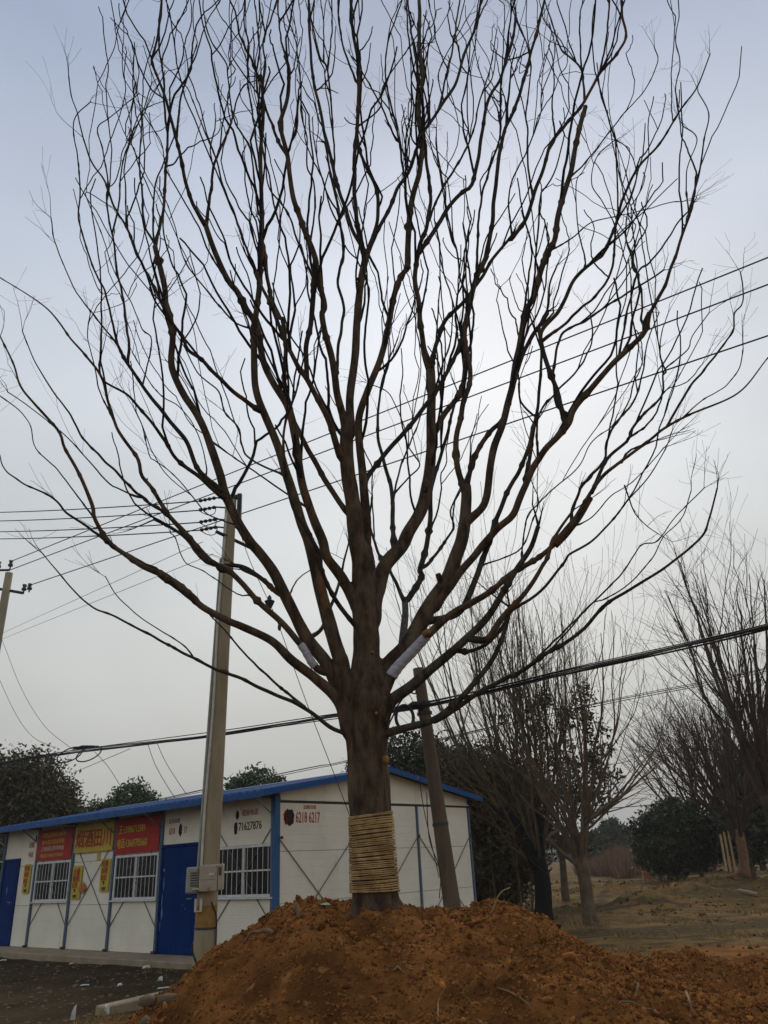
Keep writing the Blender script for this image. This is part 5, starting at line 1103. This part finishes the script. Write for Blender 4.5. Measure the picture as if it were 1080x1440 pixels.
back_tree(790, 31, [((0, 0, 4.6), (1.5, 1.2, 1.4)), ((1.7, 0, 4.6), (1.3, 1.2, 1.3)), ((0.7, 0, 3.2), (1.6, 1.2, 1.5))], 3200, 0.10, 'leaf_brown', 67, 'thin dark tree with sparse leaves between the two pruned trees')
back_tree(-40, 27, [((0, 0, 1.6), (1.6, 1.3, 1.7)), ((1.0, 0, 1.2), (1.2, 1.1, 1.3))], 9000, 0.10, 'leaf_dark', 68, 'dark bush filling the gap at the far end of the house', 1.2)
# saplings in the thicket
for k, (px, py) in enumerate(((694, 1262), (707, 1262), (680, 1268))):
    p = on_ground(px, py + 14, 0); root = tag(empty('sapling', (p[0], 23.6 + 0.3 * k, 0)), ('straight pale sapling stem in the dark thicket', 'leaning pale sapling stem in the dark thicket', 'short pale sapling stem by the house corner')[k], 'sapling')
    s = Soup(); grow(s, (0, 0, -0.1), np.array([(0.03, 0.18, -0.1)[k], 0, 1]), (2.6, 2.4, 1.6)[k], 0.035, 0.012, random.Random(k), 0.15, 0.1, 0.05, 1, 5, 6); s.build('stem', 'bark_back', root)

# far woodland and dry reeds: single masses
def woodland():
    q = np.random.default_rng(77); lob = []
    for i in range(150):
        a = R(-48 + 96 * q.random()); d = q.uniform(190, 330); h = q.uniform(2.5, 5.5)
        lob.append(((d * math.sin(a), d * math.cos(a), h * 0.55), (q.uniform(3, 6), q.uniform(3, 5), h * 0.6)))
    V, F = leaves(40000, 0.75, q, lob, 0.2); o = np_mesh('woodland', V, F, 'leaf_dark'); tag(o, 'hazy band of far-off woodland along the horizon', 'woodland', kind='stuff')
woodland()
def reeds():
    q = np.random.default_rng(78); n = 16000
    x = q.uniform(12.0, 24, n); y = q.uniform(48, 64, n); keep = (x / y > 0.20) & (x / y < 0.36); x, y = x[keep], y[keep]; n = len(x)
    h = q.uniform(1.0, 2.1, n) * (0.7 + 0.3 * np.sin(x * 1.3)); z = np.full(n, 0.3)
    dx = q.normal(0, .25, n); w = q.uniform(0.02, 0.05, n)
    V = np.stack([np.stack([x - w, y, z], 1), np.stack([x + w, y, z], 1), np.stack([x + dx, y + q.normal(0, .2, n), z + h], 1)], 1).reshape(-1, 3)
    o = np_mesh('dry_reeds', V, np.arange(3 * n).reshape(-1, 3), 'reed'); tag(o, 'stand of reddish dry reeds across the far field', 'reeds', kind='stuff')
reeds()
def grass():
    q = np.random.default_rng(79); V = []; n = 42000
    x = q.uniform(-13, 24, n); y = 10 + 36 * q.random(n) ** 1.3
    P = []
    for a, b in zip(x, y):
        if a < 1.5 - 0.0 * b and not (a < -2 and b < 16): continue
        inhouse = False
        m_ = mnoise.noise(Vector((a * 0.5, b * 0.5, 3))) + 0.5 * mnoise.noise(Vector((a * 1.7, b * 1.7, 9)))
        thr = 0.22 if a > 1.5 else 0.42
        if m_ < thr: continue
        if a < 8.2 and b < 13 and float(mound_base(np.float64(a), np.float64(b))) > -0.02: continue
        P.append((a, b, ground_z(a, b)))
    P = np.array(P); k = 4; n = len(P) * k; C = np.repeat(P, k, 0) + np.column_stack([q.normal(0, .05, n), q.normal(0, .05, n), np.zeros(n)])
    h = q.uniform(0.03, 0.12, n) * (1 + 0.8 * (q.random(n) < 0.08)); w = q.uniform(0.004, 0.009, n) * (0.6 + C[:, 1] / 24); d = q.normal(0, 1, (n, 2)) * h[:, None] * 0.55; a = q.uniform(0, 6.28, n)
    V = np.stack([C + np.column_stack([np.cos(a) * w, np.sin(a) * w, -0.01 * np.ones(n)]), C - np.column_stack([np.cos(a) * w, np.sin(a) * w, 0.01 * np.ones(n)]), C + np.column_stack([d, h])], 1).reshape(-1, 3)
    o = np_mesh('dry_grass', V, np.arange(3 * n).reshape(-1, 3), 'dry_grass'); tag(o, 'thin dry grass over the trodden field', 'grass', kind='stuff')
grass()

# ------------------------------------------------------------------ foreground: clods, roots, stones, litter
def lump(seed, sub=1):
    import bmesh
    bm = bmesh.new(); bmesh.ops.create_icosphere(bm, subdivisions=sub, radius=1.0)
    for v in bm.verts:
        f = 1 + (0.42 if sub > 1 else 0.85) * mnoise.noise(v.co * 1.7 + Vector((seed * 3.1, 0, 0))); v.co *= f
    V = np.array([v.co[:] for v in bm.verts]); F = np.array([[v.index for v in f.verts] for f in bm.faces]); bm.free(); return V, F
def clods():
    q = np.random.default_rng(80); L = [lump(i) for i in range(16)]; V = []; F = []; n = 0; cnt = 0
    tries = 0
    while cnt < 26000 and tries < 140000:
        tries += 1; x = q.uniform(-3.2, 6.5); y = q.uniform(4.3, 9.6)
        b = float(mound_base(np.float64(x), np.float64(y)))
        if b < -0.03: continue
        if mnoise.noise(Vector((x * 1.1, y * 1.1, 6))) + q.normal(0, .25) < -0.05: continue
        s = 0.006 + 0.021 * q.random() ** 3.0 + (0.025 * q.random() if q.random() < 0.02 else 0)
        v, f = L[q.integers(16)]; rot = np.linalg.qr(q.normal(size=(3, 3)))[0]
        w = (v * np.array([s * q.uniform(0.7, 1.6), s * q.uniform(0.6, 1.2), s * q.uniform(0.4, 0.9)])) @ rot.T
        V.append(w + np.array([x, y, mound_z(x, y) + s * 0.05])); F.append(f + n); n += len(v); cnt += 1
    k = 60000; x = q.uniform(-3.0, 6.2, k); y = q.uniform(4.3, 9.2, k); keep = mound_base(x, y) > -0.04; x, y = x[keep], y[keep]; k = len(x)
    z = np.array([mound_z(a, b) for a, b in zip(x, y)]); octv = np.array([(1, 0, 0), (-1, 0, 0), (0, 1, 0), (0, -1, 0), (0, 0, 1), (0, 0, -1)], float)
    octf = np.array([(0, 2, 4), (2, 1, 4), (1, 3, 4), (3, 0, 4), (2, 0, 5), (1, 2, 5), (3, 1, 5), (0, 3, 5)])
    sz = (0.0045 + 0.009 * q.random(k) ** 2)[:, None, None] * q.uniform(0.6, 1.5, (k, 6, 1)); ax = q.normal(size=(k, 3)); ax /= np.linalg.norm(ax, axis=1)[:, None]; bx_ = np.cross(ax, q.normal(size=(k, 3))); bx_ /= np.linalg.norm(bx_, axis=1)[:, None]; cx_ = np.cross(ax, bx_)
    Rm = np.stack([ax, bx_, cx_], 1); P_ = np.einsum('vi,kij->kvj', octv, Rm) * sz + np.column_stack([x, y, z + 0.002])[:, None, :]
    V.append(P_.reshape(-1, 3)); F.append((octf[None] + 6 * np.arange(k)[:, None, None]).reshape(-1, 3) + n)
    o = np_mesh('soil_clods', np.concatenate(V), np.concatenate(F), 'clod'); tag(o, 'loose crumbs of red earth strewn over the mound', 'soil', kind='stuff')
clods()
def gravel():
    q = np.random.default_rng(81); L = [lump(20 + i) for i in range(6)]; V = []; F = []; n = 0
    for _ in range(2600):
        x = q.uniform(-12, -1.8); y = q.uniform(10.2, 19)
        s = 0.008 + 0.03 * q.random() ** 4; v, f = L[q.integers(6)]
        V.append(v * s * np.array([1.2, 1, 0.6]) + np.array([x, y, ground_z(x, y) + s * 0.1])); F.append(f + n); n += len(v)
    o = np_mesh('gravel', np.concatenate(V), np.concatenate(F), 'stone', smooth=True); tag(o, 'grit and small stones scattered over the grey yard', 'gravel', kind='stuff')
gravel()
def field_clods():
    q = np.random.default_rng(82); L = [lump(30 + i) for i in range(8)]; V = []; F = []; n = 0
    while len(V) < 3500:
        x = q.uniform(1.5, 24); y = 11 + 34 * q.random() ** 1.2
        if mnoise.noise(Vector((x * 0.5, y * 0.5, 31))) + 0.6 * mnoise.noise(Vector((x * 1.6, y * 1.6, 33))) < 0.18: continue
        if x < 7.4 and y < 12.4: continue
        s = (0.010 + 0.035 * q.random() ** 4) * (0.7 + y / 40); v, f = L[q.integers(8)]; rot = np.linalg.qr(q.normal(size=(3, 3)))[0]
        V.append((v * s * np.array([1.4, 1, 0.7])) @ rot.T + np.array([x, y, ground_z(x, y)])); F.append(f + n); n += len(v)
    o = np_mesh('field_clods', np.concatenate(V), np.concatenate(F), 'field_clod'); tag(o, 'broken earth crumbs lying in patches over the dry field', 'soil', kind='stuff')
field_clods()
def surf(px, py):             # where a ray meets mound or ground
    d = ray(px, py); t = 3.0
    while t < 60:
        p = d * t + np.array([0, 0, CZ]); zz_ = ground_z(p[0], p[1])
        if -3.55 < p[0] < 7.3 and 4.0 < p[1] < 12.3: zz_ = max(zz_, mound_z(p[0], p[1]))
        if p[2] <= zz_: return p
        t += 0.02
    return p
def stick(pts, r0, r1, label, m='dry_wood', name='stick', lift=0.01, cat='stick'):
    Q = np.array([surf(a, b) + np.array([0, 0, lift + l]) for (a, b, l) in pts]); o0 = Q[0].copy(); S_ = spline(Q - o0, 0.03)
    o = MB().tube(S_, np.linspace(r0, r1, len(S_)), 7).build(name, m, smooth=True); o.location = tuple(o0); return tag(o, label, cat)
stick([(342, 1337, 0.02), (352, 1331, 0.07), (362, 1326, 0.05), (376, 1322, 0.04), (384, 1318, 0.0)], 0.010, 0.018, 'pale broken root sticking out of the left flank of the mound', lift=0.03)
stick([(413, 1292, 0.05), (417, 1287, 0.08), (420, 1294, 0.0)], 0.014, 0.02, 'short dark stub poking out near the top left of the mound')
stick([(966, 1402, 0.02), (972, 1420, 0.04), (976, 1434, 0.01)], 0.012, 0.007, 'pale curved stick at the lower right of the red earth')
stick([(874, 1414, 0.01), (890, 1419, 0.03), (905, 1422, 0.01), (920, 1425, 0.01)], 0.007, 0.005, 'thin straight stick lying on the red earth')
stick([(895, 1404, 0.01), (900, 1396, 0.05)], 0.009, 0.006, 'short twig tilted above the straight stick')
stick([(616, 1440, 0.0), (617, 1418, 0.03), (622, 1402, 0.02), (626, 1392, 0.0)], 0.006, 0.004, 'hair-thin upright root thread on the mound front', 'root')
stick([(553, 1368, 0.0), (560, 1370, 0.04), (568, 1372, 0.0)], 0.010, 0.008, 'small pale root chip below the trunk', 'root')
stick([(700, 1392, 0.0), (718, 1402, 0.02), (742, 1418, 0.02), (750, 1425, 0.0)], 0.008, 0.005, 'long thin root running down the right flank of the mound', 'root')
stick([(478, 1318, 0.0), (480, 1330, 0.03), (482, 1345, 0.0)], 0.007, 0.005, 'thin root hanging below the left side of the trunk', 'root')
stick([(690, 1288, 0.0), (705, 1280, 0.12), (720, 1278, 0.16)], 0.007, 0.004, 'dry stalk arching over the crest of the mound', 'dry_grass')
g_ = surf(455, 1277); o = MB().add([(-0.06, 0, 0), (-0.02, 0.03, 0.02), (0.03, 0.01, 0.03), (0.07, 0.0, 0.01), (0.02, -0.03, 0.012), (-0.03, -0.03, 0.018)], [(0, 5, 1), (1, 5, 4), (1, 4, 2), (2, 4, 3)]).build('plastic_scrap', 'green_scrap', smooth=True); o.location = tuple(g_ + np.array([0, 0, 0.015])); tag(o, 'crumpled green plastic scrap on the crest of the mound', 'scrap')
# larger clods
rr = random.Random(91); q = np.random.default_rng(5)
for k, (px, py, s, lb) in enumerate(((497, 1318, 0.055, 'upright red clod below the trunk'), (488, 1310, 0.04, 'smaller red clod beside the upright one'), (800, 1350, 0.07, 'broad crust of red earth on the right shoulder'), (640, 1290, 0.045, 'red clod on the crest by the leaning pole'), (400, 1400, 0.04, 'lone clod low on the left flank'), (770, 1410, 0.05, 'clod at the foot of the right shoulder'))):
    p = surf(px, py); V, F = lump(40 + k, 2); o = np_mesh('earth_clod', V * np.array([s * 0.75, s * 0.6, s * 0.5]), F, 'clod'); o.location = tuple(p + np.array([0, 0, s * 0.3])); tag(o, lb, 'clod')
# concrete kerb fragment and rubble at the yard's edge
ka, kb = on_ground(146, 1416, 0.10), on_ground(252, 1392, 0.12)
kr = np.array([*(kb - ka)[:2], 0]); Lk = float(np.linalg.norm(kr)); an = math.atan2(kr[1], kr[0])
o = MB().box((0, -0.02, -0.2), (Lk + 0.3, 0.16, 0.0)).build('kerb_stone', 'concrete', bevel=0.015); o.location = (ka[0], ka[1], 0.10); o.rotation_euler = (R(3), R(-1), an); tag(o, 'broken length of concrete kerb at the edge of the yard', 'kerb')
for k, (px, py, s, lb) in enumerate(((207, 1412, 0.085, 'pale broken stone leaning on the kerb fragment'), (235, 1410, 0.08, 'brown stone half buried by the kerb fragment'), (205, 1440, 0.05, 'flat brown stone low at the mound foot'))):
    p = surf(px, py); V, F = lump(60 + k, 1); o = np_mesh('rubble_stone', V * np.array([s, s * 0.7, s * 0.7]), F, 'stone'); o.location = tuple(p + np.array([0, 0, s * 0.3])); tag(o, lb, 'stone')
for k, (px, py, w, h, lb) in enumerate(((147, 1428, 0.10, 0.12, 'white paper scrap standing at the end of the kerb'), (101, 1436, 0.06, 0.16, 'torn strip of white plastic in the near yard'), (205, 1363, 0.14, 0.05, 'white litter at the edge of the concrete apron'), (224, 1381, 0.09, 0.07, 'white crumpled paper in the middle of the yard'), (230, 1391, 0.20, 0.015, 'flat white strip lying near the pole foot'), (168, 1388, 0.07, 0.04, 'small pale scrap between yard stones'), (4, 1352, 0.14, 0.03, 'pale plastic strip by the far end of the apron'), (118, 1387, 0.16, 0.015, 'thin pale strip lying in the open yard'), (100, 1357, 0.09, 0.03, 'small pale scrap by the apron edge'))):
    p = surf(px, py); pts = [(-w / 2, 0, 0.0), (w / 2, 0.02, 0.0), (w / 2 * 0.8, 0.03, h), (-w / 2 * 0.7, 0.05, h * 0.8), (0, -0.02, h * 0.5)]
    o = MB().add(pts, [(0, 1, 4), (1, 2, 4), (2, 3, 4), (3, 0, 4)]).build('paper_scrap', 'litter'); o.location = tuple(p + np.array([0, 0, 0.01])); o.rotation_euler = (0, 0, rr.uniform(-0.4, 0.4)); tag(o, lb, 'litter')
# fallen log and orange block out in the field
a, b = on_ground(1040, 1255, 0.3), on_ground(1068, 1262, 0.3); o = MB().tube([np.zeros(3), (b - a) * 0.5, b - a], [0.06, 0.07, 0.06], 7).build('fallen_log', 'dry_wood'); o.location = tuple(a + np.array([0, 0, 0.05])); tag(o, 'fallen grey log lying in the field below the bare trees', 'log')
p = at(908, 1227, 44); o = MB().box((-0.18, -0.15, -0.2), (0.18, 0.15, 0.22)).build('brick_block', mat('block_orange', (0.36, 0.15, 0.06), (0.28, 0.12, 0.05), 0.9, 9), bevel=0.02); o.location = (p[0], 44, 0.4); tag(o, 'small orange block at the foot of the evergreen bush', 'block')
for k, (px, py, Y, h, dd) in enumerate(((880, 1265, 28, 0.5, -0.2), (985, 1315, 17, 0.35, 0.4), (690, 1285, 21, 0.6, -0.5))):
    p = on_ground(px, py, 0.1); s = Soup(); grow(s, (0, 0, 0), np.array([dd, 0, 1]), h, 0.012, 0.004, random.Random(k), 0.06, 0.2, 0.0, 1, 4, 4)
    o = s.build('dry_weed', 'dry_grass'); o.location = (p[0], p[1], ground_z(p[0], p[1])); tag(o, ('dry weed on the dark heap in the field', 'lone dry weed in front of the sunken field patch', 'dry weed behind the mound crest by the house')[k], 'weed')

# ------------------------------------------------------------------ haze
hz = MB().box((-4600, -4600, -3.2), (4600, 4600, 95)).build('haze', 'hill'); hz.data.materials.clear(); tag(hz, kind='stuff')
m = bpy.data.materials.new('haze'); m.use_nodes = True; m.node_tree.nodes.clear()
ho = m.node_tree.nodes.new('ShaderNodeOutputMaterial'); hv = m.node_tree.nodes.new('ShaderNodeVolumePrincipled')
hv.inputs['Color'].default_value = (0.93, 0.94, 0.95, 1); hv.inputs['Density'].default_value = 0.00065; hv.inputs['Anisotropy'].default_value = 0.0
m.node_tree.links.new(hv.outputs[0], ho.inputs['Volume']); hz.data.materials.append(m)
